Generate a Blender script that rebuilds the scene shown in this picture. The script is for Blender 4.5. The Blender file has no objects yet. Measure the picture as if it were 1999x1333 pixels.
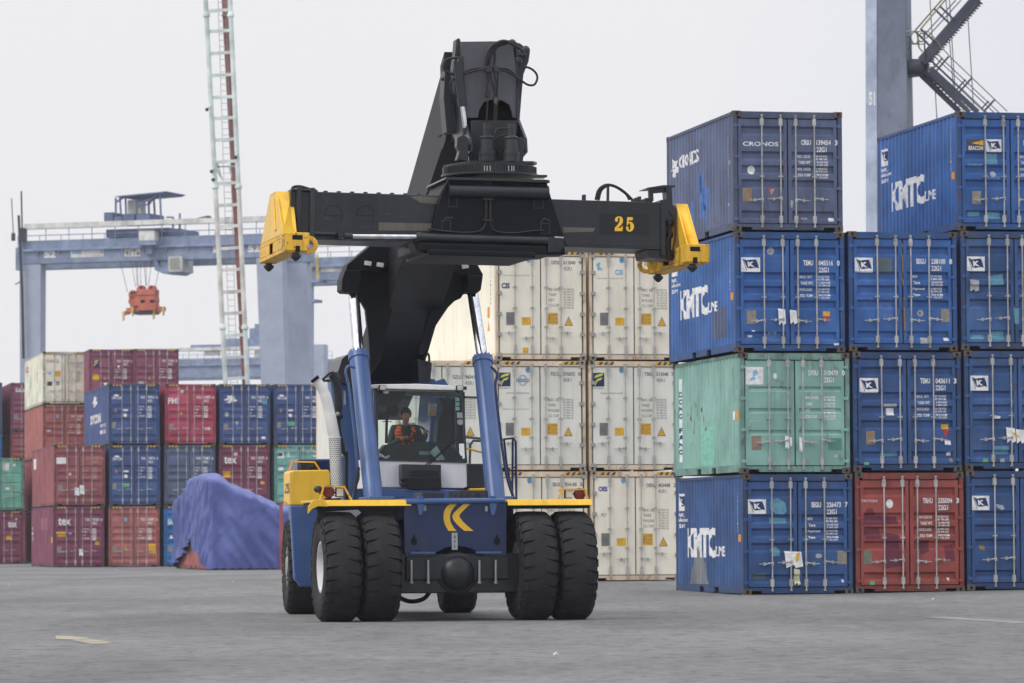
import bpy, math, random
from mathutils import Vector, Matrix, noise
sc = bpy.context.scene
COL = sc.collection
rad = math.radians
rnd = random.Random(7)
# ------------------------------------------------------------ camera
FPX, CX, CY, HY, EYE = 8000.0, 999.5, 666.5, 1050.0, 1.25
PITCH = math.atan((HY - CY) / FPX)
ROLL = rad(0.3)
camd = bpy.data.cameras.new("camera"); cam = bpy.data.objects.new("camera", camd); COL.objects.link(cam)
camd.sensor_width = 36.0; camd.lens = FPX / 1999.0 * 36.0
camd.clip_start = 0.5; camd.clip_end = 5000
cam.matrix_world = Matrix.Translation((0, 0, EYE)) @ Matrix.Rotation(rad(90) + PITCH, 4, 'X') @ Matrix.Rotation(-ROLL, 4, 'Z')
camd.dof.use_dof = True; camd.dof.focus_distance = 60.5; camd.dof.aperture_fstop = 4.5
sc.camera = cam
CAMR = cam.matrix_world.to_3x3()
# ------------------------------------------------------------ world: overcast white sky, soft sun
w = bpy.data.worlds.new("World"); sc.world = w; w.use_nodes = True
nt = w.node_tree; nt.nodes.clear()
SUN_EL, SUN_AZ = rad(48), rad(238)
sky = nt.nodes.new('ShaderNodeTexSky'); sky.sky_type = 'NISHITA'; sky.sun_disc = False
sky.sun_elevation = SUN_EL; sky.sun_rotation = SUN_AZ; sky.dust_density = 6.0; sky.air_density = 1.0
hs = nt.nodes.new('ShaderNodeHueSaturation'); hs.inputs['Saturation'].default_value = 0.25; hs.inputs['Value'].default_value = 0.05
mx = nt.nodes.new('ShaderNodeMixRGB'); mx.inputs[0].default_value = 0.85; mx.inputs[2].default_value = (0.99, 0.985, 1.01, 1)
bg = nt.nodes.new('ShaderNodeBackground'); bg.inputs[1].default_value = 1.0
wo = nt.nodes.new('ShaderNodeOutputWorld')
nt.links.new(sky.outputs[0], hs.inputs['Color']); nt.links.new(hs.outputs[0], mx.inputs[1])
# uneven cloud deck: a little greyer towards the right, faint soft mottling
tcw = nt.nodes.new('ShaderNodeTexCoord'); sx_ = nt.nodes.new('ShaderNodeSeparateXYZ'); nt.links.new(tcw.outputs['Generated'], sx_.inputs[0])
nzw = nt.nodes.new('ShaderNodeTexNoise'); nzw.inputs['Scale'].default_value = 3.0; nzw.inputs['Detail'].default_value = 3; nt.links.new(tcw.outputs['Generated'], nzw.inputs['Vector'])
adw = nt.nodes.new('ShaderNodeMath'); adw.operation = 'MULTIPLY_ADD'; adw.inputs[1].default_value = .12; nt.links.new(nzw.outputs['Fac'], adw.inputs[0]); nt.links.new(sx_.outputs['X'], adw.inputs[2])
mrw = nt.nodes.new('ShaderNodeMapRange'); mrw.inputs[1].default_value = .10; mrw.inputs[2].default_value = .24; mrw.inputs[4].default_value = .8; nt.links.new(adw.outputs[0], mrw.inputs[0])
mx2 = nt.nodes.new('ShaderNodeMixRGB'); mx2.inputs[2].default_value = (.70, .73, .82, 1); nt.links.new(mrw.outputs[0], mx2.inputs[0]); nt.links.new(mx.outputs[0], mx2.inputs[1])
# overcast sky: brighter overhead than at the horizon
mrz = nt.nodes.new('ShaderNodeMapRange'); mrz.inputs[1].default_value = .2; mrz.inputs[2].default_value = 1.0; mrz.inputs[3].default_value = 1.0; mrz.inputs[4].default_value = 1.9; nt.links.new(sx_.outputs['Z'], mrz.inputs[0])
nt.links.new(mx2.outputs[0], bg.inputs[0]); nt.links.new(mrz.outputs[0], bg.inputs[1]); nt.links.new(bg.outputs[0], wo.inputs[0])
sl = bpy.data.lights.new("sun", 'SUN'); sl.energy = 1.0; sl.angle = rad(25); sl.color = (1, .97, .93)
so = bpy.data.objects.new("sun", sl); COL.objects.link(so)
so.rotation_euler = (rad(90) - SUN_EL, 0, rad(-58))      # light from behind the camera, left
sc.view_settings.view_transform = 'Standard'; sc.view_settings.look = 'None'
sc.view_settings.exposure = 0.0; sc.view_settings.gamma = 1.0
sc.cycles.use_denoising = True
sc.cycles.max_bounces = 6; sc.cycles.transparent_max_bounces = 12; sc.cycles.volume_bounces = 2

# ------------------------------------------------------------ measuring helpers
def ray(px, py):
    return CAMR @ Vector((px - CX, -(py - CY), -FPX))
def at(px, py, Y):
    d = ray(px, py); t = Y / d.y
    return Vector((0, 0, EYE)) + d * t
class Frame:
    def __init__(s, M): s.M = M; s.I = M.inverted()
    def p(s, px, py, y=0.0):
        o = s.I @ Vector((0, 0, EYE)); d = s.I.to_3x3() @ ray(px, py)
        return o + d * ((y - o.y) / d.y)
    def px(s, px, py, x):
        o = s.I @ Vector((0, 0, EYE)); d = s.I.to_3x3() @ ray(px, py)
        return o + d * ((x - o.x) / d.x)
def smooth_pts(pts, n=5):
    pts = [Vector(p) for p in pts]; out = []
    P = [pts[0] * 2 - pts[1]] + pts + [pts[-1] * 2 - pts[-2]]
    for i in range(1, len(P) - 2):
        a, b, c, d = P[i - 1:i + 3]
        for k in range(n):
            t = k / n
            out.append(.5 * ((2 * b) + (c - a) * t + (2 * a - 5 * b + 4 * c - d) * t * t + (3 * b - a - 3 * c + d) * t ** 3))
    out.append(pts[-1]); return out

# ------------------------------------------------------------ text glyphs (built-in font)
_G = {}
def glyphs(s, bold=0.0):
    k = (s, bold)
    if k in _G: return _G[k]
    cu = bpy.data.curves.new('t', 'FONT'); cu.body = s; cu.resolution_u = 3; cu.offset = bold
    ob = bpy.data.objects.new('t', cu); COL.objects.link(ob)
    dg = bpy.context.evaluated_depsgraph_get()
    me = ob.evaluated_get(dg).to_mesh()
    v = [(q.co.x, q.co.y) for q in me.vertices]; f = [tuple(p.vertices) for p in me.polygons]
    ob.evaluated_get(dg).to_mesh_clear()
    bpy.data.objects.remove(ob); bpy.data.curves.remove(cu)
    xs = [a for a, b in v]; ys = [b for a, b in v]
    x0, x1, y0, y1 = min(xs), max(xs), min(ys), max(ys)
    _G[k] = ([((a - x0) / (x1 - x0), (b - y0) / (y1 - y0)) for a, b in v], f, (x1 - x0) / (y1 - y0))
    return _G[k]
def clip_band(poly, ax, lo, hi):
    for side, lim in ((1, lo), (-1, hi)):
        out = []
        for i in range(len(poly)):
            a, b = poly[i], poly[(i + 1) % len(poly)]
            da, db = side * (a[ax] - lim), side * (b[ax] - lim)
            if da >= 0: out.append(a)
            if (da > 0 and db < 0) or (da < 0 and db > 0):
                t = da / (da - db); out.append((a[0] + (b[0] - a[0]) * t, a[1] + (b[1] - a[1]) * t))
        poly = out
        if len(poly) < 3: return []
    return poly
class Surf:
    """a flat or corrugated surface addressed by (a, b): pos(a,b,d) -> 3D; prof = [(coord, depth)...] along axis ax"""
    def __init__(s, pos, prof=None, ax=0, eps=.004):
        s.pos, s.prof, s.ax, s.eps = pos, prof, ax, eps
    def depth(s, c):
        P = s.prof
        if not P: return 0
        if c <= P[0][0]: return P[0][1]
        lo, hi = 0, len(P) - 1
        while hi - lo > 1:
            m = (lo + hi) // 2
            if P[m][0] <= c: lo = m
            else: hi = m
        a, b = P[lo], P[hi]
        if c >= b[0]: return b[1]
        return a[1] + (b[1] - a[1]) * (c - a[0]) / max(1e-9, b[0] - a[0])

# ------------------------------------------------------------ mesh builder
class MB:
    def __init__(s, M=None): s.v = []; s.f = []; s.m = []; s.mats = []; s.cur = 0; s.M = M
    def mat(s, m):
        if m not in s.mats: s.mats.append(m)
        s.cur = s.mats.index(m); return s
    def add(s, vs, fs):
        n = len(s.v)
        for q in vs:
            q = Vector(q); s.v.append(s.M @ q if s.M else q)
        for f in fs: s.f.append(tuple(n + i for i in f)); s.m.append(s.cur)
    def box(s, x0, x1, y0, y1, z0, z1, R=None):
        vs = [Vector((x, y, z)) for z in (z0, z1) for y in (y0, y1) for x in (x0, x1)]
        if R: c = Vector(((x0 + x1) / 2, (y0 + y1) / 2, (z0 + z1) / 2)); vs = [c + R @ (q - c) for q in vs]
        s.add(vs, [(0, 2, 3, 1), (4, 5, 7, 6), (0, 1, 5, 4), (2, 6, 7, 3), (0, 4, 6, 2), (1, 3, 7, 5)])
    def prism(s, pts, d, both=True):
        """pts: 3D polygon; d: extrusion vector"""
        n = len(pts); a = [Vector(p) for p in pts]; d = Vector(d); b = [p + d for p in a]
        s.add(a + b, [tuple(range(n)), tuple(range(2 * n - 1, n - 1, -1))] + [(i, i + n, (i + 1) % n + n, (i + 1) % n) for i in range(n)])
    def xz(s, pts, y0, y1):
        s.prism([(p[0], y0, p[-1]) for p in pts], (0, y1 - y0, 0))
    def yz(s, pts, x0, x1): s.prism([(x0, p[0], p[1]) for p in pts], (x1 - x0, 0, 0))
    def loft(s, rings, closed=True, caps=True):
        n = len(rings[0]); vs = [q for r in rings for q in r]; fs = []
        for k in range(len(rings) - 1):
            for i in range(n if closed else n - 1):
                j = (i + 1) % n; fs.append((k * n + i, k * n + j, (k + 1) * n + j, (k + 1) * n + i))
        if caps: fs += [tuple(range(n - 1, -1, -1)), tuple(range((len(rings) - 1) * n, len(rings) * n))]
        s.add(vs, fs)
    def tube(s, pts, r, n=8, caps=True):
        pts = [Vector(p) for p in pts]; rings = []
        R = r if isinstance(r, (list, tuple)) else [r] * len(pts)
        t = (pts[1] - pts[0]).normalized(); up = Vector((0, 0, 1)) if abs(t.z) < .9 else Vector((1, 0, 0))
        a = t.cross(up).normalized()
        for i, p in enumerate(pts):
            if i == 0: t = pts[1] - pts[0]
            elif i == len(pts) - 1: t = pts[-1] - pts[-2]
            else: t = pts[i + 1] - pts[i - 1]
            t = t.normalized(); a = (a - t * a.dot(t)).normalized(); b = t.cross(a)
            rings.append([p + (a * math.cos(2 * math.pi * k / n) + b * math.sin(2 * math.pi * k / n)) * R[i] for k in range(n)])
        s.loft(rings, True, caps)
    def cyl(s, a, b, r, n=16, r2=None): s.tube([a, b], [r, r if r2 is None else r2], n)
    def bar(s, a, b, w, h, up=(0, 0, 1)):
        a, b = Vector(a), Vector(b); t = (b - a).normalized(); up = Vector(up)
        if abs(t.dot(up)) > .98: up = Vector((0, 1, 0))
        x = t.cross(up).normalized(); y = x.cross(t)
        s.loft([[p + x * i * w / 2 + y * j * h / 2 for i, j in ((-1, -1), (1, -1), (1, 1), (-1, 1))] for p in (a, b)])
    def lathe(s, o, axis, prof, n=32):
        """prof: [(along, radius)]"""
        o, axis = Vector(o), Vector(axis).normalized(); up = Vector((0, 0, 1)) if abs(axis.z) < .9 else Vector((1, 0, 0))
        a = axis.cross(up).normalized(); b = axis.cross(a)
        s.loft([[o + axis * h + (a * math.cos(2 * math.pi * k / n) + b * math.sin(2 * math.pi * k / n)) * max(r, .0005) for k in range(n)] for h, r in prof])
    def ball(s, c, r, n=12, sz=(1, 1, 1)):
        c = Vector(c)
        s.loft([[c + Vector((math.cos(2 * math.pi * k / n) * math.sin(th) * r * sz[0], math.sin(2 * math.pi * k / n) * math.sin(th) * r * sz[1], -math.cos(th) * r * sz[2])) for k in range(n)]
                for th in [math.pi * min(max(j / (n // 2), .02), .98) for j in range(n // 2 + 1)]])
    def poly(s, S, pts, e=0.0):
        if S.prof:
            lo, hi = min(p[S.ax] for p in pts), max(p[S.ax] for p in pts)
            cuts = [lo] + [c for c, _ in S.prof if lo < c < hi] + [hi]
            for c0, c1 in zip(cuts, cuts[1:]):
                if c1 - c0 < 1e-6: continue
                q = clip_band(pts, S.ax, c0, c1)
                if len(q) >= 3: s.add([S.pos(a, b, S.depth((a, b)[S.ax]) - S.eps - e) for a, b in q], [tuple(range(len(q)))])
        else: s.add([S.pos(a, b, -S.eps - e) for a, b in pts], [tuple(range(len(pts)))])
    def rect(s, S, a0, b0, a1, b1, e=0.0): s.poly(S, [(a0, b0), (a1, b0), (a1, b1), (a0, b1)], e)
    def disc(s, S, a, b, r, e=0.0, n=14, ry=None):
        s.poly(S, [(a + r * math.cos(2 * math.pi * k / n), b + (ry or r) * math.sin(2 * math.pi * k / n)) for k in range(n)], e)
    def text(s, S, t, a, b, w_, h, e=0.0, bold=0.0, shear=0.0):
        """lower-left corner (a,b), fitted to width w_ (None: natural) and height h"""
        v, f, asp = glyphs(t, bold)
        if w_ is None: w_ = asp * h
        for q in f: s.poly(S, [(a + v[i][0] * w_ + v[i][1] * h * shear, b + v[i][1] * h) for i in q], e)
        return w_
    def build(s, name, parent=None, smooth=None, bevel=0, label=None):
        me = bpy.data.meshes.new(name); me.from_pydata([tuple(q) for q in s.v], [], s.f)
        for m in s.mats: me.materials.append(m)
        me.polygons.foreach_set('material_index', s.m)
        if smooth:
            me.polygons.foreach_set('use_smooth', [True] * len(s.f)); me.update()
            try: me.set_sharp_from_angle(angle=rad(smooth))
            except Exception: pass
        me.update()
        o = bpy.data.objects.new(name, me); COL.objects.link(o)
        if parent: o.parent = parent
        if bevel:
            b = o.modifiers.new('bevel', 'BEVEL'); b.width = bevel; b.segments = 2; b.limit_method = 'ANGLE'; b.angle_limit = rad(35)
        if label: o['label'] = label
        return o
def empty(name, M, label, cat, group=None):
    o = bpy.data.objects.new(name, None); COL.objects.link(o); o.matrix_world = M; o.empty_display_size = .2
    tag(o, label, cat, group); return o
def tag(o, label=None, cat=None, group=None, kind=None):
    if label: o['label'] = label
    if cat: o['category'] = cat
    if group: o['group'] = group
    if kind: o['kind'] = kind
    return o
def share(o, parent, M=None):
    c = o.copy(); COL.objects.link(c); c.parent = parent
    if M is not None: c.matrix_basis = M
    return c

# ------------------------------------------------------------ materials
def srgb(r, g, b):
    return tuple((c / 255 / 12.92 if c / 255 <= .04045 else ((c / 255 + .055) / 1.055) ** 2.4) for c in (r, g, b))
_M = {}
def N(nt, t, **kw):
    n = nt.nodes.new(t)
    for k, v in kw.items(): setattr(n, k, v)
    return n
def paint(name, col, rough=.5, metal=0.0, rust=0.0, dirt=0.3, fade=.18, spec=.4, bump=.0, rustcol=(.11, .04, .018), dirtcol=(.07, .065, .06), streak=1.0, sc_=1.0, chip=None):
    if name in _M: return _M[name]
    m = bpy.data.materials.new(name); m.use_nodes = True; _M[name] = m
    nt = m.node_tree; L = nt.links.new; b = nt.nodes['Principled BSDF']
    b.inputs['Roughness'].default_value = rough; b.inputs['Metallic'].default_value = metal
    b.inputs['Specular IOR Level'].default_value = spec
    tc = N(nt, 'ShaderNodeTexCoord'); oi = N(nt, 'ShaderNodeObjectInfo')
    ad = N(nt, 'ShaderNodeVectorMath', operation='ADD'); ms = N(nt, 'ShaderNodeMath', operation='MULTIPLY'); ms.inputs[1].default_value = 37.0
    L(oi.outputs['Random'], ms.inputs[0]); L(tc.outputs['Object'], ad.inputs[0]); L(ms.outputs[0], ad.inputs[1])
    def nz(scale, st=(1, 1, 1), det=4, lo=.4, hi=.6):
        mp = N(nt, 'ShaderNodeMapping'); mp.inputs['Scale'].default_value = [q * scale * sc_ for q in st]
        L(ad.outputs[0], mp.inputs[0]); n = N(nt, 'ShaderNodeTexNoise'); n.inputs['Scale'].default_value = 1; n.inputs['Detail'].default_value = det
        n.inputs['Roughness'].default_value = .62
        L(mp.outputs[0], n.inputs['Vector']); r = N(nt, 'ShaderNodeMapRange'); r.inputs[1].default_value = lo; r.inputs[2].default_value = hi
        L(n.outputs['Fac'], r.inputs[0]); return r.outputs[0]
    def mixc(f, a, c, amt=1.0):
        mm = N(nt, 'ShaderNodeMath', operation='MULTIPLY'); mm.inputs[1].default_value = amt; L(f, mm.inputs[0])
        x = N(nt, 'ShaderNodeMixRGB'); L(mm.outputs[0], x.inputs[0])
        if isinstance(a, tuple): x.inputs[1].default_value = (*a, 1)
        else: L(a, x.inputs[1])
        x.inputs[2].default_value = (*c, 1); return x.outputs[0]
    lum = sum(col) / 3
    up = tuple(min(1, c * (1 + fade) + lum * fade * .6) for c in col); dn = tuple(c * (1 - fade) for c in col)
    c = mixc(nz(.9, det=3, lo=.35, hi=.65), dn, up)
    if dirt:
        c = mixc(nz(2.6, (1.5, 1.5, .22 if streak else 1), 5, .5, .72), c, dirtcol, dirt)
        c = mixc(nz(5, det=6, lo=.55, hi=.75), c, dirtcol, dirt * .35)
    if streak and dirt: c = mixc(nz(1.0, (11, 11, .35), 4, .56, .70), c, dirtcol, dirt * .55)
    if rust:
        c = mixc(nz(4.5, (1, 1, .55), 7, .62 - rust * .09, .66 - rust * .05), c, rustcol, min(.9, .25 + rust * .8))
    if chip:
        c = mixc(nz(7, det=6, lo=.60, hi=.63), c, chip, .8)
    L(c, b.inputs['Base Color'])
    if bump:
        bp = N(nt, 'ShaderNodeBump'); bp.inputs['Strength'].default_value = bump; bp.inputs['Distance'].default_value = .02
        L(nz(3, det=3, lo=.2, hi=.8), bp.inputs['Height']); L(bp.outputs[0], b.inputs['Normal'])
    return m
def flat(name, col, rough=.5, metal=0.0, spec=.4):
    if name in _M: return _M[name]
    m = bpy.data.materials.new(name); m.use_nodes = True; _M[name] = m
    nt = m.node_tree; b = nt.nodes['Principled BSDF']
    tc = N(nt, 'ShaderNodeTexCoord'); n = N(nt, 'ShaderNodeTexNoise'); n.inputs['Scale'].default_value = 9; n.inputs['Detail'].default_value = 5
    r = N(nt, 'ShaderNodeValToRGB'); r.color_ramp.elements[0].position = .35; r.color_ramp.elements[1].position = .65
    r.color_ramp.elements[0].color = (*[c * .8 for c in col], 1); r.color_ramp.elements[1].color = (*[min(1, c * 1.1) for c in col], 1)
    nt.links.new(tc.outputs['Object'], n.inputs['Vector']); nt.links.new(n.outputs['Fac'], r.inputs[0]); nt.links.new(r.outputs[0], b.inputs['Base Color'])
    b.inputs['Roughness'].default_value = rough; b.inputs['Metallic'].default_value = metal; b.inputs['Specular IOR Level'].default_value = spec
    return m
def glass(name, col, gloss=.12):
    m = bpy.data.materials.new(name); m.use_nodes = True; nt = m.node_tree; nt.nodes.clear()
    t = N(nt, 'ShaderNodeBsdfTransparent'); t.inputs[0].default_value = (*col, 1)
    g = N(nt, 'ShaderNodeBsdfGlossy'); g.inputs['Roughness'].default_value = .03
    fr = N(nt, 'ShaderNodeFresnel'); fr.inputs[0].default_value = 1.5
    ad = N(nt, 'ShaderNodeMath', operation='ADD'); ad.inputs[1].default_value = gloss - .04
    mx = N(nt, 'ShaderNodeMixShader'); o = N(nt, 'ShaderNodeOutputMaterial')
    nt.links.new(fr.outputs[0], ad.inputs[0]); nt.links.new(ad.outputs[0], mx.inputs[0]); nt.links.new(t.outputs[0], mx.inputs[1]); nt.links.new(g.outputs[0], mx.inputs[2])
    nt.links.new(mx.outputs[0], o.inputs[0]); return m
WHITE = flat('white_marking', (.80, .80, .80), .6)
GREYW = flat('pale_marking', (.42, .44, .46), .6)
INK = flat('dark_marking', (.05, .06, .09), .6)
INKG = flat('grey_marking', (.16, .16, .17), .6)
YEL = flat('yellow_sticker', (.75, .42, .03), .6)
ORG = flat('orange_sticker', (.75, .30, .03), .6)
REDM = flat('red_marking', (.5, .05, .05), .6)
GRNM = flat('green_sticker', (.12, .42, .2), .6)
NAVY = flat('navy_marking', (.012, .03, .12), .6)
SKYM = flat('skyblue_marking', (.25, .5, .72), .6)
PLATE = flat('aluminium_plate', (.27, .25, .21), .5)
PLATEG = flat('grey_plate', (.2, .2, .2), .5)
STEEL = paint('galvanised_steel', (.42, .42, .41), .5, .3, rust=.35, dirt=.3, sc_=2)
BLK = flat('black_rubber', (.012, .012, .014), .7)
HOLE = flat('dark_hollow', (.006, .006, .007), .9)  # near-black faces draw the shade inside holes that have no depth
CAST = paint('rusty_casting', (.10, .085, .075), .75, rust=.8, dirt=.4, sc_=2)

# ------------------------------------------------------------ ground
def sst(t): t = min(1, max(0, t)); return t * t * (3 - 2 * t)
def gz(x, y):
    return -.03 * sst((y - 125) / 50) + .10 * sst((y - 86) / 18) * (1 - sst((y - 128) / 36)) * sst((x + 14) / 6) + .0125 * min(24, max(0, x - 6.4)) * sst((y - 66) / 18) * (1 - sst((y - 128) / 36))
def make_ground():
    m = bpy.data.materials.new('asphalt'); m.use_nodes = True; nt = m.node_tree; L = nt.links.new; b = nt.nodes['Principled BSDF']
    b.inputs['Roughness'].default_value = .93; b.inputs['Specular IOR Level'].default_value = .12
    tc = N(nt, 'ShaderNodeTexCoord')
    def nz(scale, det, lo, hi, st=(1, 1, 1), rough=.6):
        mp = N(nt, 'ShaderNodeMapping'); mp.inputs['Scale'].default_value = [q * scale for q in st]; L(tc.outputs['Object'], mp.inputs[0])
        n = N(nt, 'ShaderNodeTexNoise'); n.inputs['Scale'].default_value = 1; n.inputs['Detail'].default_value = det; n.inputs['Roughness'].default_value = rough
        L(mp.outputs[0], n.inputs[0]); r = N(nt, 'ShaderNodeMapRange'); r.inputs[1].default_value = lo; r.inputs[2].default_value = hi; L(n.outputs['Fac'], r.inputs[0]); return r.outputs[0], n
    def mix(f, a, c, amt):
        mm = N(nt, 'ShaderNodeMath', operation='MULTIPLY'); mm.inputs[1].default_value = amt; L(f, mm.inputs[0])
        x = N(nt, 'ShaderNodeMixRGB'); L(mm.outputs[0], x.inputs[0])
        for i, q in ((1, a), (2, c)):
            if isinstance(q, tuple): x.inputs[i].default_value = (*q, 1)
            else: L(q, x.inputs[i])
        return x.outputs[0]
    f1, _ = nz(.12, 5, .35, .65, (1, .45, 1)); c = mix(f1, (.165, .164, .164), (.25, .249, .248), 1)
    f2, _ = nz(.5, 5, .58, .75, (1.2, .25, 1)); c = mix(f2, c, (.31, .305, .295), .4)          # pale dust patches
    f8, _ = nz(.28, 4, .5, .66, (1.5, .35, 1), .5); c = mix(f8, c, (.115, .115, .118), .4)       # oil and water stains
    f3, _ = nz(1.3, 7, .52, .68, (1.6, .5, 1), .7); c = mix(f3, c, (.13, .13, .137), .45)        # tyre grime
    f4, _ = nz(9, 8, .5, .8, (1, 1, 1), .75); c = mix(f4, c, (.36, .36, .37), .5)
    f5, _ = nz(2.6, 10, .525, .575, (1.2, .9, 1), .8); c = mix(f5, c, (.045, .045, .047), .5)
    f6, _ = nz(.8, 10, .52, .60, (1, 1.2, 1), .8); c = mix(f6, c, (.10, .10, .102), .35)
    f7, _ = nz(4.2, 10, .53, .58, (1, .7, 1), .8); c = mix(f7, c, (.36, .36, .355), .25)       # pits and fine cracks
    vo = N(nt, 'ShaderNodeTexVoronoi', feature='DISTANCE_TO_EDGE'); vo.inputs['Scale'].default_value = .33
    _, nn = nz(1.2, 5, 0, 1); va = N(nt, 'ShaderNodeVectorMath', operation='ADD'); sv = N(nt, 'ShaderNodeVectorMath', operation='SCALE'); sv.inputs['Scale'].default_value = .9
    L(nn.outputs['Color'], sv.inputs[0]); L(tc.outputs['Object'], va.inputs[0]); L(sv.outputs[0], va.inputs[1]); L(va.outputs[0], vo.inputs['Vector'])
    r = N(nt, 'ShaderNodeMapRange'); r.inputs[1].default_value = .004; r.inputs[2].default_value = .016; r.inputs[3].default_value = 1; r.inputs[4].default_value = 0
    L(vo.outputs[0], r.inputs[0]); c = mix(r.outputs[0], c, (.06, .06, .065), .12)
    L(c, b.inputs['Base Color'])
    bp = N(nt, 'ShaderNodeBump'); bp.inputs['Strength'].default_value = .5; bp.inputs['Distance'].default_value = .02
    fb, _ = nz(14, 8, .3, .7, (1, 1, 1), .7); L(fb, bp.inputs['Height']); L(bp.outputs[0], b.inputs['Normal'])
    mb = MB().mat(m)
    ys = [-60, 0, 20, 40, 60, 66] + [68 + 2 * k for k in range(54)] + [180, 190, 220, 300, 450, 600, 820]; xs = [-420, -200, -60, -30, -14, -12, -10, -8, -4, 0, 4.5, 7, 9.5, 12, 16, 22, 28.5, 60, 200, 420]
    vs = [(x, y, gz(x, y)) for y in ys for x in xs]; n = len(xs)
    mb.add(vs, [(j * n + i, j * n + i + 1, (j + 1) * n + i + 1, (j + 1) * n + i) for j in range(len(ys) - 1) for i in range(n - 1)])
    tag(mb.build('ground'), kind='structure', label='grey worn asphalt of the container yard')
    # worn yellow line fragment
    ym = paint('worn_yellow_line', (.36, .32, .22), .8, dirt=.95, dirtcol=(.2, .2, .2), streak=0)
    mb = MB().mat(ym)
    def gp(px, py):
        d = ray(px, py); t = -EYE / d.z; return Vector((0, 0, EYE)) + d * t + Vector((0, 0, .004))
    for P in ([(108, 1241), (140, 1242), (170, 1245), (176, 1247), (150, 1249), (110, 1248)], [(140, 1249.5), (176, 1248), (224, 1254), (205, 1257), (180, 1257.5), (160, 1254)]):
        mb.add([gp(*q) for q in P], [tuple(range(len(P)))])
    tag(mb.build('road_marking'), kind='structure', label='worn yellow line fragment on the asphalt')
    mb = MB().mat(paint('pale_line', (.235, .225, .195), .85, dirt=.6, dirtcol=(.2, .2, .2), streak=0))
    mb.add([gp(*q) for q in [(1800, 1205), (1850, 1204), (1999, 1214), (2040, 1219), (1990, 1217), (1900, 1212)]], [tuple(range(6))])
    tag(mb.build('road_marking'), kind='structure', label='faint pale line on the asphalt')
make_ground()
# litter scattered on the asphalt
lm = flat('paper_scrap', (.5, .5, .5), .8)
for k, (px, py) in enumerate([(165, 1126), (18, 1145), (228, 1113), (455, 1145), (1086, 1281), (1822, 1173)]):
    d = ray(px, py); t = -EYE / d.z; p = Vector((0, 0, EYE)) + d * t; p.z = gz(p.x, p.y)
    mb = MB().mat(lm); a = rnd.uniform(.02, .035)
    mb.add([(-a, -a, .01), (a * .2, -a * 1.1, .03), (a, -a * .3, .008), (a * .8, a, .035), (-a * .3, a * .8, .012), (-a * 1.2, a * .4, .03), (0, 0, .05)], [(i, (i + 1) % 6, 6) for i in range(6)])
    o = mb.build('paper_scrap'); o.location = p
    tag(o, ['pale paper scrap left of the maroon containers, second from the left edge', 'pale paper scrap on asphalt nearest the left edge', 'small pale scrap just below the salmon container', 'pale scrap on asphalt below the blue tarpaulin', 'white scrap on open asphalt in front of the right wheels', 'pale scrap in front of the rust red container'][k], 'litter', 'paper scraps on the asphalt')
# ============================================================ containers
YAW = rad(11.5); UX = Vector((math.cos(YAW), math.sin(YAW), 0)); UY = Vector((-math.sin(YAW), math.cos(YAW), 0))
W = 2.438
def corr_profile(L0, L1, depth=.036):
    P = [(L0, 0.0)]; a = L0 + .07; 
    while a + .278 < L1 - .02:
        P += [(a, 0), (a + .068, depth), (a + .138, depth), (a + .206, 0)]; a += .278
    P.append((L1, 0)); return P
def groove_profile(H, fr, depth):
    P = [(0.0, 0.0)]
    for v1, v0 in sorted([(1 - b, 1 - a) for a, b in fr]):
        h = (v0 - v1) * H; s = min(.045, h * .3)
        P += [(v1 * H, 0), (v1 * H + s * 1.15, depth), (v0 * H - s, depth), (v0 * H, 0)]
    P.append((H, 0)); return P
KINDS = {'five': ([(.125, .205), (.335, .415), (.45, .53), (.57, .65), (.83, .905)], .058),
         'three': ([(.28, .325), (.46, .505), (.64, .685)], .035),
         'grid': ([(.2, .21), (.39, .40), (.58, .59), (.77, .78)], .02),
         'reefer': ([], 0)}
RODS = (.262, .433, .571, .741)
def flag_k(mb, S, a, b, w_, h):
    mb.mat(WHITE).rect(S, a, b, a + w_, b + h)
    q = lambda x, y: (a + x * w_, b + y * h)
    mb.mat(NAVY).poly(S, [q(.10, .88), q(.3, .80), q(.5, .84), q(.72, .86), q(.80, .84), q(.88, .55), q(.95, .24), q(.82, .30), q(.6, .26), q(.42, .22), q(.30, .30), q(.2, .62)], .002)
    mb.poly(S, [q(.07, .9), q(.1, .9), q(.31, .1), q(.28, .1)], .002)
    mb.mat(WHITE).text(S, 'K', a + .36 * w_, b + .34 * h, .36 * w_, .36 * h, .004, bold=.05, shear=-.12)
def swoosh_f(mb, S, a, b, w_, h):
    q = lambda x, y: (a + x * w_, b + y * h)
    mb.mat(NAVY).rect(S, a, b, a + w_, b + h)
    mb.mat(flat('lemon', (.72, .70, .10), .6))
    mb.poly(S, [q(.10, .62), q(.25, .82), q(.5, .9), q(.92, .95), q(.8, .78), q(.5, .72), q(.3, .66)], .002)
    mb.poly(S, [q(.12, .08), q(.22, .36), q(.4, .56), q(.85, .66), q(.72, .48), q(.42, .40), q(.3, .25), q(.22, .05)], .002)
def dragon(mb, S, a, b, w_, h):
    q = lambda x, y: (a + x * w_, b + y * h)
    mb.mat(WHITE)
    for P in ([(.0, .35), (.2, .55), (.35, .6), (.45, .5), (.3, .4), (.2, .3)], [(.3, .55), (.25, .9), (.45, .75), (.6, .95), (.62, .7), (.8, .75), (.75, .5), (.5, .4)],
              [(.45, .45), (.7, .5), (1, .35), (.85, .2), (.6, .15), (.4, .2), (.3, .35)], [(.2, .1), (.35, .25), (.55, .18), (.42, .0)]):
        mb.poly(S, [q(*p) for p in P], .0005 * len(P))
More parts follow.
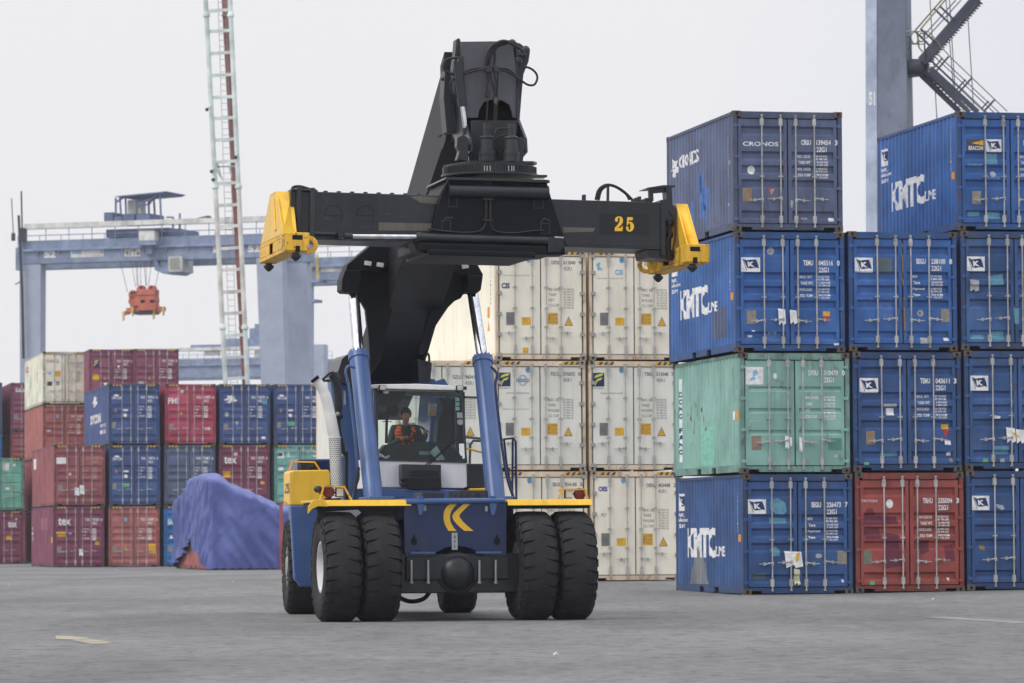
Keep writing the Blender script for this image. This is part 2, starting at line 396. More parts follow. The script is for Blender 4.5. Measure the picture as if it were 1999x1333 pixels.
def marks_std(num, typ, col=None, table=5, u0=.625, lines=('MAX. WT.', 'TARE WT.', 'PAYLOAD', 'CU. CAP.'), near=True, h=.044, v0=.235):
    """number block and weight table of the right door, fractions of the face"""
    def fn(mb, S, H, F):
        mb.mat(col or WHITE); a, b, c = num
        x = lambda u: -W / 2 + u * W
        z = lambda v: H * (1 - v)
        hh = h * 2.591
        for t, ua, ub in ((a, u0, u0 + .09), (b, u0 + .14, u0 + .272), (c, u0 + .308, u0 + .335)):
            if t: mb.text(S, t, x(ua), z(v0) - hh, (ub - ua) * W, hh, bold=.032)
        mb.text(S, typ, x(u0 + .14), z(v0 + .058) - hh, .092 * W, hh, bold=.032)
        r2 = random.Random(b)
        n = len(lines)
        for i, t in enumerate(lines):
            v = .365 + i * .052
            mb.text(S, t, x(u0 - .028), z(v) - .055, min(.118, .016 * len(t)) * W, .064, bold=.035)
            for j in range(2):
                s = '%d %03d %s' % (r2.choice((2, 4, 30, 67, 28, 62)), r2.randint(0, 99) * 10, ('KGS', 'LBS')[j]) if i < n - 1 else ('33.2 CUM', '1 172 CFT')[j]
                if near: mb.text(S, s, x(u0 + .14), z(v + .023 * j - .004) - .046, .105 * W, .044, bold=.04)
                else: mb.rect(S, x(u0 + .14), z(v + .023 * j) - .040, x(u0 + .22), z(v + .023 * j))
    return fn
def sticker(kind, u, v, w_=.08, h=.06, m=None):
    def fn(mb, S, H, F):
        x = -W / 2 + u * W; z = H * (1 - v); a = w_ * W; b = h * H
        if kind == 'rect': mb.mat(m).rect(S, x, z - b, x + a, z)
        elif kind == 'disc': mb.mat(m or WHITE).disc(S, x + a / 2, z - a / 2, a / 2)
        elif kind == 'oval': mb.mat(m or WHITE).disc(S, x + a / 2, z - b / 2, a / 2, ry=b / 2)
        elif kind == 'plate': mb.mat(m or PLATE).rect(S, x, z - b, x + a, z, .004)
        elif kind == 'warn':
            mb.mat(INKG).poly(S, [(x, z - b), (x + a, z - b), (x + a / 2, z)]); mb.mat(m or YEL).poly(S, [(x + a * .1, z - b * .93), (x + a * .9, z - b * .93), (x + a / 2, z - b * .13)], .002)
        elif kind == 'down':
            mb.mat(m or WHITE).poly(S, [(x, z), (x + a / 2, z - b), (x + a, z)])
        elif kind == 'caution':
            mb.mat(YEL).rect(S, x, z - b, x + a, z); mb.mat(INKG)
            for k, t in enumerate(('CAUTION', '7 - 4', 'HIGH')): mb.text(S, t, x + a * .1, z - b * (.3 + .3 * k), a * .8, b * .2, .002)
        elif kind == 'paper':
            mb.mat(m or WHITE).poly(S, [(x, z), (x + a * .9, z - b * .05), (x + a, z - b * .9), (x + a * .6, z - b), (x + a * .5, z - b * .8), (x + a * .1, z - b)], .06)
        elif kind == 'flag': flag_k(mb, S, x, z - b, a, b)
        elif kind == 'swoosh': swoosh_f(mb, S, x, z - b, a, b)
        elif kind == 'dragon': dragon(mb, S, x, z - b, a, b)
    return fn
def word(t, u, v, w_, h, m=None, bold=.0, shear=0):
    def fn(mb, S, H, F): mb.mat(m or WHITE).text(S, t, -W / 2 + u * W, H * (1 - v) - h * H, w_ * W, h * H, bold=bold, shear=shear)
    return fn
def globe(u, v, w_, h):
    def fn(mb, S, H, F):
        x = -W / 2 + (u + w_ / 2) * W; z = H * (1 - v - h / 2)
        mb.mat(flat('steel_blue', (.18, .3, .5), .6))
        for rx in (.2, .34):
            for k in range(16):
                a0, a1 = 2 * math.pi * k / 16, 2 * math.pi * (k + 1) / 16
                mb.poly(S, [(x + rx * w_ * W * math.cos(a0), z + h * H * .5 * math.sin(a0)), (x + rx * w_ * W * math.cos(a1), z + h * H * .5 * math.sin(a1)), (x + (rx * w_ * W - .012) * math.cos(a1), z + (h * H * .5 - .012) * math.sin(a1)), (x + (rx * w_ * W - .012) * math.cos(a0), z + (h * H * .5 - .012) * math.sin(a0))])
        mb.mat(flat('cobalt', (.06, .15, .42), .6)).text(S, 'COSCO', -W / 2 + u * W, z - .045, w_ * W, .09, .003, bold=.02)
    return fn
def patch(pts, m, e=-.002):
    def fn(mb, S, H, F): mb.mat(m).poly(S, [(-W / 2 + u * W, H * (1 - v)) for u, v in pts], e)
    return fn
def container(px, s, z0, L, H, kind, m, label, marks=(), side=None, lvl_dx=0.0, lvl_dy=0.0, pos=None, near=True, frame=None, hazard=None, rods=None, yaw=0.0, group='stacked containers', tilt=0.0, handles=True, rodm=None, name='shipping_container'):
    if pos is None:
        p = at(px, 1100, FPX / s)
    else: p = Vector(pos)
    base = Vector((p.x, p.y, 0)) + UX * (W / 2 + lvl_dx) + UY * lvl_dy
    M = Matrix.Translation((base.x, base.y, z0)) @ Matrix.Rotation(YAW + yaw, 4, 'Z') @ Matrix.Rotation(tilt, 4, 'Y')
    root = empty(name, M, label, 'container', group)
    if frame is None and m.name in _F:
        rgb, kk = _F[m.name]; frame = paint(m.name.replace('paint', 'frame_paint'), srgb(*[c * .84 for c in rgb]), rough=.65, rust=.35 if near else .2, dirt=.6 if near else .35, sc_=1.6)
    fm = frame or m; h2 = W / 2; reef = kind == 'reefer'; rodm = rodm or (m if reef else STEEL)
    rm = random.Random(label)
    # frame
    f = MB().mat(fm); PW = .05 if reef else .065
    for sx in (-1, 1):
        x0, x1 = sorted((sx * (h2 - .004), sx * (h2 - PW - .03)))
        f.box(x0, x1, .012, .16, .115, H - .115); f.box(x0, x1, L - .16, L - .004, .115, H - .115)
        xr0, xr1 = sorted((sx * (h2 - .004), sx * (h2 - .06)))
        f.box(xr0, xr1, .16, L - .16, H - .075, H - .012)
        # bottom rail with fork pockets on twenty-footers
        y = .16; cuts = [(L * .36, L * .36 + .36), (L * .64 - .36, L * .64)] if L < 8 else [(L / 2 - .95, L / 2 - .6), (L / 2 + .6, L / 2 + .95)]
        for c0, c1 in cuts:
            f.box(xr0, xr1, y, c0, .03, .185); y = c1
        f.box(xr0, xr1, y, L - .16, .03, .185)
        for c0, c1 in cuts: f.box(xr0, xr1, c0, c1, .15, .185)
    f.box(-h2 + .16, h2 - .16, .012, .12, H - .15, H - .012)              # header
    f.box(-h2 + .095, h2 - .095, .02, .16, .085, .15); f.box(-h2 + .42, h2 - .42, .022, .16, .03, .085)   # sill with notches
    f.box(-h2 + .16, h2 - .16, L - .1, L - .01, .03, .15); f.box(-h2 + .16, h2 - .16, L - .1, L - .01, H - .1, H - .012)
    f.build('frame', root, bevel=0)
    c = MB().mat(CAST if not reef else paint('pale_casting', (.36, .27, .19), .7, rust=.9, sc_=2))
    c.box(-.089, .089, 0, .162, 0, .118); c.mat(HOLE)
    c.add([(.033 * math.cos(k * math.pi / 5), -.0015, .059 + .042 * math.sin(k * math.pi / 5)) for k in range(10)], [tuple(range(10))])  # flat dark ovals on the casting, shade of its openings painted on
    c.add([(sx * .0905, .08 + .04 * math.cos(k * math.pi / 5), .059 + .033 * math.sin(k * math.pi / 5)) for sx in (-1, 1) for k in range(10)], [tuple(range(10)), tuple(range(10, 20))])
    co = None
    for sx in (-1, 1):
        for y in (0, L - .162):
            for z in (0, H - .118):
                T = Matrix.Translation((sx * (h2 - .089), y, z))
                if co is None: co = c.build('corner_casting', root); co.matrix_basis = T
                else: share(co, root, T)
    # side walls, end wall, roof, floor
    P = corr_profile(.16, L - .16) if not reef else [(.16, 0), (L - .16, 0)]
    for sx in (-1, 1):
        b = MB().mat(m); n = len(P)
        b.add([(sx * (h2 - .012 - d), y, z) for z in (.18, H - .07) for y, d in P], [(i, i + 1, i + 1 + n, i + n) for i in range(n - 1)])
        b.build('side_wall', root)
    b = MB().mat(m); Pe = corr_profile(-h2 + .09, h2 - .09); n = len(Pe)
    b.add([(x, L - .03 - d, z) for z in (.14, H - .09) for x, d in Pe], [(i, i + 1, i + 1 + n, i + n) for i in range(n - 1)]); b.build('end_wall', root)
    b = MB().mat(m); n = len(P)
    b.add([(x, y, H - .02 - d * .6) for x in (-h2 + .05, h2 - .05) for y, d in P], [(i, i + 1, i + 1 + n, i + n) for i in range(n - 1)]); b.build('roof_panel', root)
    b = MB().mat(HOLE); b.box(-h2 + .06, h2 - .06, .16, L - .12, .1, .16); b.build('floor_base', root)
    b = MB().mat(BLK); b.box(-h2 + .085, h2 - .085, .105, .13, .15, H - .15); b.build('door_gasket', root)
    # doors
    fr, dep = KINDS[kind]; gp = groove_profile(H, fr, dep)
    zb, zt = .17, H - .172
    gpc = [(zb, 0)] + [q for q in gp if zb < q[0] < zt] + [(zt, 0)]
    door_y = .035
    rodx = [(-h2 + u * W) for u in (rods or RODS)]
    for k, (xa, xb) in enumerate(((-h2 + .118, -.016), (.016, h2 - .118))):
        d = MB().mat(m); bw = .075 if dep else 0; n = len(gpc)
        if dep:
            d.box(xa, xa + bw, door_y - .001, door_y + .05, zb, zt); d.box(xb - bw, xb, door_y - .001, door_y + .05, zb, zt)
        d.add([(x, door_y + dd, z) for x in (xa + bw, xb - bw) for z, dd in gpc], [(i, i + 1, i + 1 + n, i + n) for i in range(n - 1)])
        d.box(xa, xb, door_y + .06, door_y + .068, zb, zt)
        do = d.build('door', root)
        # rods
        for x in rodx[2 * k:2 * k + 2]:
            r = MB().mat(rodm); yr = -.012; lean = rm.uniform(-.006, .006)
            r.tube([(x, yr, .10), (x + lean, yr + rm.uniform(-.004, .004), H * .5), (x, yr, H - .09)], .0165, 8)
            for zc, hh in ((.16, .17), (H - .33, .17)):
                r.box(x - .038, x + .038, yr - .012, door_y, zc + .02, zc + hh)
            for zc in (.075, H - .115): r.box(x - .024, x + .024, yr - .015, door_y + .01, zc, zc + .035); r.lathe((x, yr, zc + .01), (0, 0, 1), [(0, .03), (.02, .03)], 8)
            for fz in ((.45,) if not reef else (.3, .47, .66)):
                r.box(x - .05, x + .05, yr - .004, door_y, H * fz, H * fz + .028); r.box(x - .02, x + .02, yr - .022, yr, H * fz - .01, H * fz + .045)
            if reef:
                for zc in (.16, H - .4): r.box(x - .03, x + .03, yr - .02, door_y, zc, zc + .24)
            r.build('lock_rod', do, smooth=40)
        if handles:
            for j, x in enumerate(rodx[2 * k:2 * k + 2]):
                sg = -1 if k == 0 else 1; hz = H * (.255 + .012 * j) if not reef else H * (.2 + .05 * (j == k))
                r = MB().mat(STEEL); ln = .30
                r.tube([(x, -.03, hz + .02), (x + sg * .09, -.035, hz + .012), (x + sg * .15, -.03, hz - .006), (x + sg * ln, -.03, hz)], [.017, .017, .011, .009], 6)
                r.box(x + sg * .17 - .018, x + sg * .17 + .018, -.04, door_y, hz - .035, hz + .035); r.box(x - .026, x + .026, -.04, -.004, hz - .03, hz + .045)
                r.build('door_handle', do, smooth=40)
        # hinges
        hs_ = [.10, .36, .62, .88] if not reef else [.05, .235, .42, .61, .80, .95]
        hm = m if not reef else flat('hinge_plate', (.35, .35, .34), .5)
        ho = None; sg = -1 if k == 0 else 1
        for hv in hs_:
            T = Matrix.Translation((sg * (h2 - .075), 0, H * hv))
            if ho is None:
                b = MB().mat(hm)
                if reef: b.box(-.09 if sg > 0 else -.03, .03 if sg > 0 else .09, -.012, door_y, -.045, .045)
                else: b.box(-.06, .04, -.006, door_y, -.028, .028); b.cyl((sg * .025, .004, -.045), (sg * .025, .004, .045), .018, 8)
                ho = b.build('hinge', do); ho.matrix_basis = T
            else: share(ho, do, T)
    # door lettering and stickers
    S = Surf(lambda a, b, d: Vector((a, door_y + d, b)), gp, 1)
    F = None
    mk = MB()
    for fn in marks: fn(mk, S, H, F)
    if hazard:
        Sh = Surf(lambda a, b, d: Vector((a, .012 + d, b)))
        for sx in hazard:
            for k in range(6):
                x0 = (-h2 + .2 if sx < 0 else h2 - .65) + k * .075
                mk.mat(INK if k % 2 else YEL).poly(Sh, [(x0, H - .11), (x0 + .075, H - .11), (x0 + .12, H - .03), (x0 + .045, H - .03)])
    if mk.f: mk.build('door_markings', root)
    # side lettering on the corrugated left wall
    if side:
        off = .012
        Ps = [(L - y, d) for y, d in reversed(P)]
        Ss = Surf(lambda a, b, d: Vector((-h2 + off + d, L - a, b)), Ps if not reef else None, 0)
        mk = MB(); side(mk, Ss, L, H); mk.build('side_markings', root)
    return root

# paints of the boxes
_F = {}
def cp(name, rgb, **k):
    k.setdefault('rust', .03); k.setdefault('dirt', .28); k.setdefault('rough', .55)
    _F[name] = (rgb, k)
    return paint(name, srgb(*rgb), **k)
KB = cp('blue_box_paint', (44, 93, 158), dirt=.25, fade=.2)
KB2 = cp('deep_blue_box_paint', (43, 80, 133), dirt=.35, fade=.2, rust=.1)
KB3 = cp('worn_blue_box_paint', (46, 85, 138), dirt=.35, fade=.3, rust=.15)
CR = cp('slate_blue_box_paint', (86, 98, 130), dirt=.35, fade=.14, rust=.15)
TEAL = cp('teal_box_paint', (130, 174, 163), dirt=.22, fade=.12, rust=.15)
RUSTR = cp('rust_red_box_paint', (150, 68, 62), dirt=.3, fade=.2, rust=.1)
REEF = cp('cream_reefer_paint', (240, 234, 216), dirt=.2, dirtcol=(.42, .36, .26), fade=.05, rust=0)
REEF2 = cp('pale_grey_reefer_paint', (230, 229, 218), dirt=.2, dirtcol=(.42, .38, .3), fade=.05, rust=0)
REEFF = cp('rusted_cream_frame', (216, 196, 168), dirt=.3, dirtcol=(.4, .3, .2), rust=.45, rustcol=(.34, .17, .09))
MAR = cp('maroon_box_paint', (128, 62, 88)); MAR2 = cp('plum_box_paint', (136, 74, 98))  # far box paints: distance haze is mixed into these paler, greyer colours
SALM = cp('salmon_box_paint', (170, 98, 94)); BRN = cp('brown_red_box_paint', (150, 82, 88)); CMAB = cp('navy_box_paint', (60, 84, 134))
PMI = cp('crimson_box_paint', (176, 68, 92)); GRB = cp('dull_blue_box_paint', (84, 98, 128), rust=.5, dirt=.5); BRT = cp('bright_blue_box_paint', (40, 112, 178))
TEAL2 = cp('sea_green_box_paint', (110, 168, 158)); CREAM = cp('cream_box_paint', (222, 220, 200), dirt=.2, dirtcol=(.3, .26, .2)); TEAL3 = cp('green_box_paint', (100, 166, 146))
REPB = flat('fresh_blue_patch', srgb(74, 112, 176)); REPT = flat('pale_teal_patch', srgb(96, 150, 172)); REPG = paint('scraped_primer', srgb(120, 124, 132), dirt=.5)
REPM = paint('maroon_patch', srgb(112, 44, 66), dirt=.3); REPL = flat('mint_patch', srgb(132, 194, 176)); OLV = paint('olive_patch', srgb(84, 104, 112), dirt=.3)
TAPE = flat('amber_rubber', (.30, .18, .05), .7)

# --- side lettering designs  (a runs left->right along the left wall: far end -> near end)
def side_kmtc(flagtop=.86, lo=.0, patchm=None):
    def fn(mb, S, L, H):
        fx = .30
        flag_k(mb, S, fx, H * (flagtop - .17), .52, H * .15)
        mb.mat(WHITE).text(S, 'www.', fx - .02, H * (flagtop - .225), .4, .09, bold=.03); mb.text(S, 'ekmtc.com', fx - .02, H * (flagtop - .265), .75, .085, bold=.03); mb.text(S, 'SC09', fx, H * (flagtop - .32), .45, .09, bold=.03)
        mb.text(S, 'KMTC', 1.0, H * .34 + lo, 2.6, H * .26, bold=.045); mb.text(S, 'LINE', 3.62, H * .355 + lo, .75, H * .085, bold=.03, shear=.1)
        for k, t in enumerate(('0', '6', '1', '5', '5', '4', '0', 'U', 'M', 'E', 'T')): mb.text(S, t, L - .52, H * (.52 + .03 * k), .06, .06)
        mb.mat(ORG).rect(S, L - .44, H * .44, L - .34, H * .50)
        if patchm: mb.mat(patchm[0]).poly(S, patchm[1], -.002)
    return fn
def side_cronos(mb, S, L, H):
    dragon(mb, S, .35, H * .62, .75, .5)
    mb.mat(WHITE).text(S, 'CRONOS', 1.15, H * .68, 1.75, .30, bold=.02)
    for a, b, w_, h in ((2.85, .72, .3, .42), (3.05, .15, .35, .95), (3.25, .3, .5, .5), (2.2, .1, .28, .5), (3.4, .02, .12, .4)): mb.mat(REPB).rect(S, a, b + .35, a + w_, b + h + .35, -.002)
    mb.mat(PLATE).rect(S, L - .45, H * .56, L - .38, H * .6); mb.mat(GREYW)
    for k in range(12): mb.rect(S, L - .5, H * (.46 + .03 * k), L - .45, H * (.475 + .03 * k))
    mb.rect(S, L - .5, H * .22, L - .42, H * .24)
def side_teal(mb, S, L, H):
    mb.mat(WHITE).rect(S, .5, H * .13, .82, H * .86)
    mb.mat(NAVY)
    for k, t in enumerate('DONG FANG'):
        if t != ' ': mb.text(S, t, .54, H * (.70 - .063 * k), .24, H * .045, .003, bold=.05)
    mb.mat(REPL).rect(S, 2.5, H * .02 + .18, 3.7, H * .42, -.002)
    mb.mat(paint('rust_smear', (.16, .075, .03), .8, dirt=.5))
    rr = random.Random(3)
    for k in range(16):
        a = 1.2 + rr.random() * 1.9; b = H * (.36 + rr.random() * .2); mb.poly(S, [(a, b), (a + .05, b + .02), (a + .04, b + .05 + rr.random() * .2), (a + .01, b + .1)], -.001)
    mb.mat(ORG).rect(S, L - .42, H * .44, L - .34, H * .53); mb.mat(WHITE).rect(S, L - .7, H * .45, L - .63, H * .52)
def side_reef(mb, S, L, H):
    mb.mat(ORG).rect(S, L - 1.15, H * .4, L - .85, H * .5); mb.poly(S, [(L - 1.15, H * .28), (L - .85, H * .28), (L - 1.0, H * .37)])
    mb.mat(INKG)
    for k, t in enumerate('DFDU615840'): mb.text(S, t, L - .75, H * (.88 - .04 * k), .1, .07)
    mb.mat(ORG).rect(S, L - 6.2, H * .06, L - 5.7, H * .085)

Z1 = 2.591
K5 = 'five'
# ---------------- right block, 20 ft boxes, three columns
R0 = at(1451.7, 1161, FPX / 91.1); R0.z = 0
def rb(k): p = R0 + UX * (2.50 * k); return p
def rz(k, lv): p = rb(k) + UX * 1.2; return gz(p.x, p.y) + lv * (Z1 + .014)
flag_ = sticker('flag', .058, .215, .172, .12)
def K(num, typ, v0=.235, lines=('MAX. WT.', 'TARE WT.', 'PAYLOAD', 'CU. CAP.'), c=None): return marks_std(num, typ, v0=v0, lines=lines, col=c)
smallp = [sticker('rect', .9, .925, .045, .022, WHITE), sticker('plate', .105, .655, .085, .115)]
G1 = 'stacked twenty foot containers on the right'
SL = ('MGW', 'Tare', 'Payload', 'Type')
container(0, 0, rz(0, 0), 6.058, Z1, K5, KB2, 'blue container with wave flag logo and grey scraped patch, bottom of the nearest right stack', pos=rb(0), group=G1,
    marks=[K(('SEGU', '226473', '7'), '22G1', lines=SL), sticker('flag', .048, .21, .165, .12), sticker('plate', .86, .64, .085, .11),
           patch([(.25, .22), (.32, .20), (.39, .24), (.40, .31), (.37, .34), (.30, .33), (.25, .29)], REPT), patch([(.245, .36), (.4, .37), (.4, .41), (.25, .41)], REPT), patch([(.25, .62), (.3, .6), (.34, .63), (.33, .68), (.27, .68)], REPT),
           sticker('paper', .37, .64, .17, .14), sticker('paper', .455, .785, .06, .14, flat('yellowish_rag', (.6, .6, .42))), patch([(.08, .83), (.21, .82), (.21, .87), (.08, .865)], OLV), sticker('rect', .90, .875, .05, .025, WHITE),
           patch([(.475, .655), (.51, .65), (.50, .71), (.475, .74)], YEL, .064), sticker('oval', .66, .66, .06, .04, GREYW)],
    side=side_kmtc(.88, -.1, (REPG, [(1.2, .2), (2.9, .2), (2.75, .55), (2.3, .95), (1.95, 1.0), (1.5, .6)])))
container(0, 0, rz(0, 1), 6.058, Z1, 'three', TEAL, 'pale teal container above the lowest blue one in the nearest right stack', pos=rb(0), lvl_dx=-.04, group=G1,
    marks=[K(('DFSU', '310479', '0'), '22G1', v0=.145, lines=('MAX.GROSS', 'TARE', 'NET', 'CU.CAP.')), sticker('rect', .055, .12, .16, .145, WHITE), patch([(.12, .16), (.15, .14), (.17, .17), (.13, .2), (.15, .22), (.1, .235), (.09, .22), (.12, .2)], SKYM, .002),
           sticker('oval', .305, .17, .035, .05), word('www.dongfang.com.hk', .1, .296, .29, .016), word('beacon', .085, .56, .1, .012), sticker('plate', .105, .69, .085, .115, flat('bronze_plate', (.3, .2, .16))),
           sticker('rect', .805, .71, .12, .1, paint('scuffed_teal', srgb(78, 132, 120), dirt=.6)), sticker('oval', .85, .845, .045, .03, GREYW), sticker('paper', .40, .69, .04, .11), sticker('paper', .53, .7, .03, .13), sticker('paper', .445, .70, .02, .08)], side=side_teal)
container(0, 0, rz(0, 2), 6.058, Z1, K5, KB, 'bright blue container with white flag logo, directly above the pale teal one', pos=rb(0), lvl_dx=-.13, group=G1,
    marks=[K(('TEMU', '045516', '0'), '22G1'), flag_, *smallp, sticker('disc', .3, .13, .065, .06, GREYW), sticker('disc', .312, .142, .04, .04, KB), sticker('rect', .80, .66, .065, .04, YEL), sticker('down', .80, .70, .065, .06, REDM), sticker('paper', .385, .64, .07, .14), sticker('paper', .49, .65, .07, .12),
           patch([(.27, .85), (.41, .85), (.41, .92), (.27, .92)], REPB), sticker('rect', .12, .86, .04, .018, WHITE), sticker('rect', .15, .82, .03, .012, WHITE), word('5/76', .3, .83, .08, .02)],
    side=side_kmtc(.93, .05, (paint('grime_patch', srgb(70, 84, 120), dirt=.7), [(3.9, .35), (5.2, .35), (5.2, 1.0), (4.0, 1.05)])))
container(0, 0, rz(0, 3), 6.058, Z1, K5, CR, 'slate blue container with winged horse logo, topmost of the nearest right stack', pos=rb(0), lvl_dx=-.155, group=G1,
    marks=[K(('CRSU', '139454', '3'), '22G1', lines=('MAX. GROSS', 'TARE WT', 'MAX. CARGO', 'CU. CAP')), word('CRONOS', .093, .257, .325, .036, bold=.02), sticker('oval', .137, .455, .068, .075), sticker('down', .315, .645, .07, .065, REDM), sticker('down', .325, .65, .05, .048), sticker('plate', .085, .645, .085, .11, flat('tan_plate', (.28, .2, .13))),
           sticker('rect', .87, .885, .05, .03, WHITE), word('TRITON', .62, .885, .055, .015), patch([(.525, .74), (.55, .75), (.54, .8), (.53, .81), (.52, .78)], GREYW, .004)], side=side_cronos)
container(0, 0, rz(1, 0), 6.058, Z1, K5, RUSTR, 'rust red container with maroon repaint patches, standing on the ground at right', pos=rb(1), group=G1,
    marks=[K(('TRHU', '335004', '3'), '22G1', v0=.215, lines=('MAXGROSS', 'TARE WT.', 'PAYLOAD', 'CU. CAP.')), word('TRITON', .055, .228, .15, .02), sticker('oval', .285, .225, .065, .075),
           patch([(.08, .36), (.11, .3), (.16, .30), (.19, .36), (.38, .37), (.4, .43), (.06, .44)], REPM), patch([(.07, .48), (.22, .46), (.25, .55), (.1, .56)], REPM), patch([(.27, .5), (.4, .52), (.43, .78), (.28, .8)], REPM), patch([(.58, .57), (.68, .56), (.68, .66), (.6, .69)], REPM), patch([(.82, .62), (.9, .6), (.92, .74), (.83, .74)], REPM),
           sticker('plate', .075, .65, .075, .115, flat('green_plate', (.17, .2, .14))), sticker('rect', .13, .905, .045, .03, GRNM), sticker('down', .84, .88, .03, .03)])
container(0, 0, rz(1, 1), 6.058, Z1, K5, KB2, 'blue container with label scraps, directly above the rust red one', pos=rb(1), lvl_dx=-.03, group=G1,
    marks=[K(('TEMU', '043611', '3'), '22G1', v0=.22), sticker('flag', .065, .22, .17, .125), sticker('rect', .285, .435, .12, .025, GREYW), sticker('rect', .31, .47, .07, .06, WHITE), sticker('plate', .12, .66, .08, .115, flat('tan_plate', (.28, .2, .13))), sticker('rect', .82, .605, .065, .04, YEL), sticker('down', .825, .65, .06, .07, REDM),
           sticker('paper', .835, .74, .06, .04), sticker('rect', .865, .835, .04, .03, WHITE), sticker('disc', .885, .885, .04, .04, PLATE), sticker('rect', .1, .92, .045, .03, GRNM), patch([(.25, .83), (.41, .83), (.41, .87), (.25, .87)], REPT)])
container(0, 0, rz(1, 2), 6.058, Z1, K5, KB, 'blue container with an olive square beside its flag logo, top of the middle right stack', pos=rb(1), lvl_dx=-.10, group=G1,
    marks=[K(('SEGU', '238100', '8'), '22G1', v0=.225, lines=SL), sticker('flag', .06, .22, .165, .125), patch([(.255, .22), (.405, .22), (.405, .35), (.3, .35), (.255, .33)], OLV), sticker('plate', .85, .645, .08, .11), sticker('oval', .63, .655, .06, .055, GREYW), sticker('oval', .64, .665, .04, .04, KB),
           sticker('rect', .66, .885, .075, .05, GREYW), sticker('rect', .875, .885, .05, .028, WHITE), patch([(.07, .55), (.22, .55), (.22, .58), (.07, .58)], REPB), patch([(.26, .59), (.4, .59), (.41, .72), (.27, .74)], REPB), patch([(.07, .41), (.22, .41), (.22, .44), (.07, .44)], REPB),
           patch([(.49, .1), (.5, .1), (.505, .45), (.495, .45)], TAPE, .03), patch([(.5, .55), (.515, .55), (.52, .9), (.505, .9)], TAPE, .03)])
lab3 = ['deep blue container on the ground at the right edge of the picture', 'blue container with torn white and yellow papers, second level at the right edge', 'blue container with a scuffed grey emblem, third level at the right edge', 'blue container with black lighthouse logo beside its flag, topmost at the right edge']
def beacon(mb, S, H, F):
    x = -W / 2 + .09 * W; z = H * (1 - .335)
    mb.mat(INK).rect(S, x, z, x + .40, z + .26); mb.mat(YEL).poly(S, [(x + .12, z + .18), (x + .39, z + .25), (x + .39, z + .13)], .002); mb.mat(WHITE).text(S, 'BEACON', x + .05, z + .03, .33, .085, .003, bold=.02)
    flag_k(mb, S, x + .44, z - .01, .36, .28)
for lv, (mat_, mk, dx) in enumerate(((KB2, [sticker('flag', .055, .21, .16, .12), K(('SEGU', '241109', '2'), '22G1', lines=SL), patch([(.27, .28), (.34, .29), (.36, .32), (.33, .33), (.29, .31)], GREYW), patch([(.12, .62), (.17, .63), (.17, .67), (.12, .66)], TAPE)], 0),
                                    (KB3, [sticker('flag', .06, .21, .165, .125), K(('TEMU', '041872', '5'), '22G1'), sticker('paper', .38, .645, .09, .13), sticker('paper', .47, .66, .09, .12), patch([(.42, .67), (.5, .72), (.47, .73)], YEL, .066), patch([(.26, .54), (.34, .55), (.33, .57), (.27, .57)], WHITE), patch([(.26, .80), (.41, .80), (.41, .87), (.26, .87)], REPT), sticker('rect', .17, .905, .045, .03, GRNM), sticker('rect', .33, .905, .04, .03, GREYW)], -.02),
                                    (KB3, [sticker('flag', .06, .215, .165, .125), K(('SEGU', '233860', '1'), '22G1', lines=SL), sticker('paper', .08, .41, .09, .1, GREYW), patch([(.26, .38), (.4, .36), (.4, .45), (.27, .46)], REPT), patch([(.27, .84), (.4, .84), (.4, .92), (.28, .93)], REPT), patch([(.09, .87), (.21, .87), (.21, .91), (.09, .91)], REPT), patch([(.49, .62), (.54, .6), (.54, .78), (.5, .78)], REPT)], -.07),
                                    (KB, [beacon, K(('BSBU', '310622', '4'), '22G1'), patch([(.10, .44), (.24, .44), (.24, .46), (.10, .46)], REPT), patch([(.265, .35), (.38, .35), (.38, .44), (.27, .44)], REPT), sticker('disc', .31, .50, .055, .05, GREYW), sticker('plate', .14, .67, .08, .11), patch([(.1, .84), (.21, .84), (.21, .88), (.1, .88)], REPT), patch([(.28, .84), (.4, .85), (.4, .9), (.29, .9)], REPT), patch([(.27, .54), (.4, .54), (.4, .57), (.27, .57)], REPB)], -.13))):
    container(0, 0, rz(2, lv), 6.058, Z1, K5, mat_, lab3[lv], pos=rb(2), lvl_dx=dx, marks=mk, group=G1, side=side_kmtc(.90, -.1) if lv == 3 else None)

# ---------------- reefer block
HC = 2.896
RE = at(970, 1133, FPX / 74.6); G2 = 'cream reefer containers behind the machine'
def rmarks(num, dark, swoosh=False, lines=('MAX. GR.', 'TARE', 'PAYLOAD', 'CU. CAP.'), v=.1):
    def tb(mb, S, H, F):
        x = lambda u: -W / 2 + u * W
        z = lambda q: H * (1 - q)
        mb.mat(INKG); a, b, c = num
        for t, u0_, u1 in ((a, .62, .72), (b, .755, .885), (c, .92, .95)): mb.text(S, t, x(u0_), z(v) - .11, (u1 - u0_) * W, .10, bold=.02)
        mb.text(S, '45R1', x(.755), z(v + .055) - .11, .09 * W, .10)
        for i, t in enumerate(lines):
            mb.text(S, t, x(.585), z(.345 + i * .048) - .07, min(.125, .022 * len(t)) * W, .075)
            for j in range(2): mb.text(S, ('29 500 KG', '65 040 LB')[j], x(.755), z(.345 + .048 * i + .024 * j) - .05, .11 * W, .045)
    out = [tb, sticker('plate', .12, .565, .09, .115, PLATEG), sticker('rect', .29, .61, .10, .07, YEL), sticker('caution', .575, .57, .115, .105), sticker('warn', .76, .60, .095, .085), sticker('oval', .34, .055, .05, .06, SKYM), sticker('oval', .345, .062, .04, .045, REEF)]
    if swoosh: out += [sticker('swoosh', .05, .11, .125, .125), word('FLORENS', .05, .245, .12, .012, INKG), word('www.florens.com', .13, .285, .25, .016, INKG)]
    return out
def dsmark(u, v, m): return word('CIS', u, v, .09, .05, m, bold=.04)
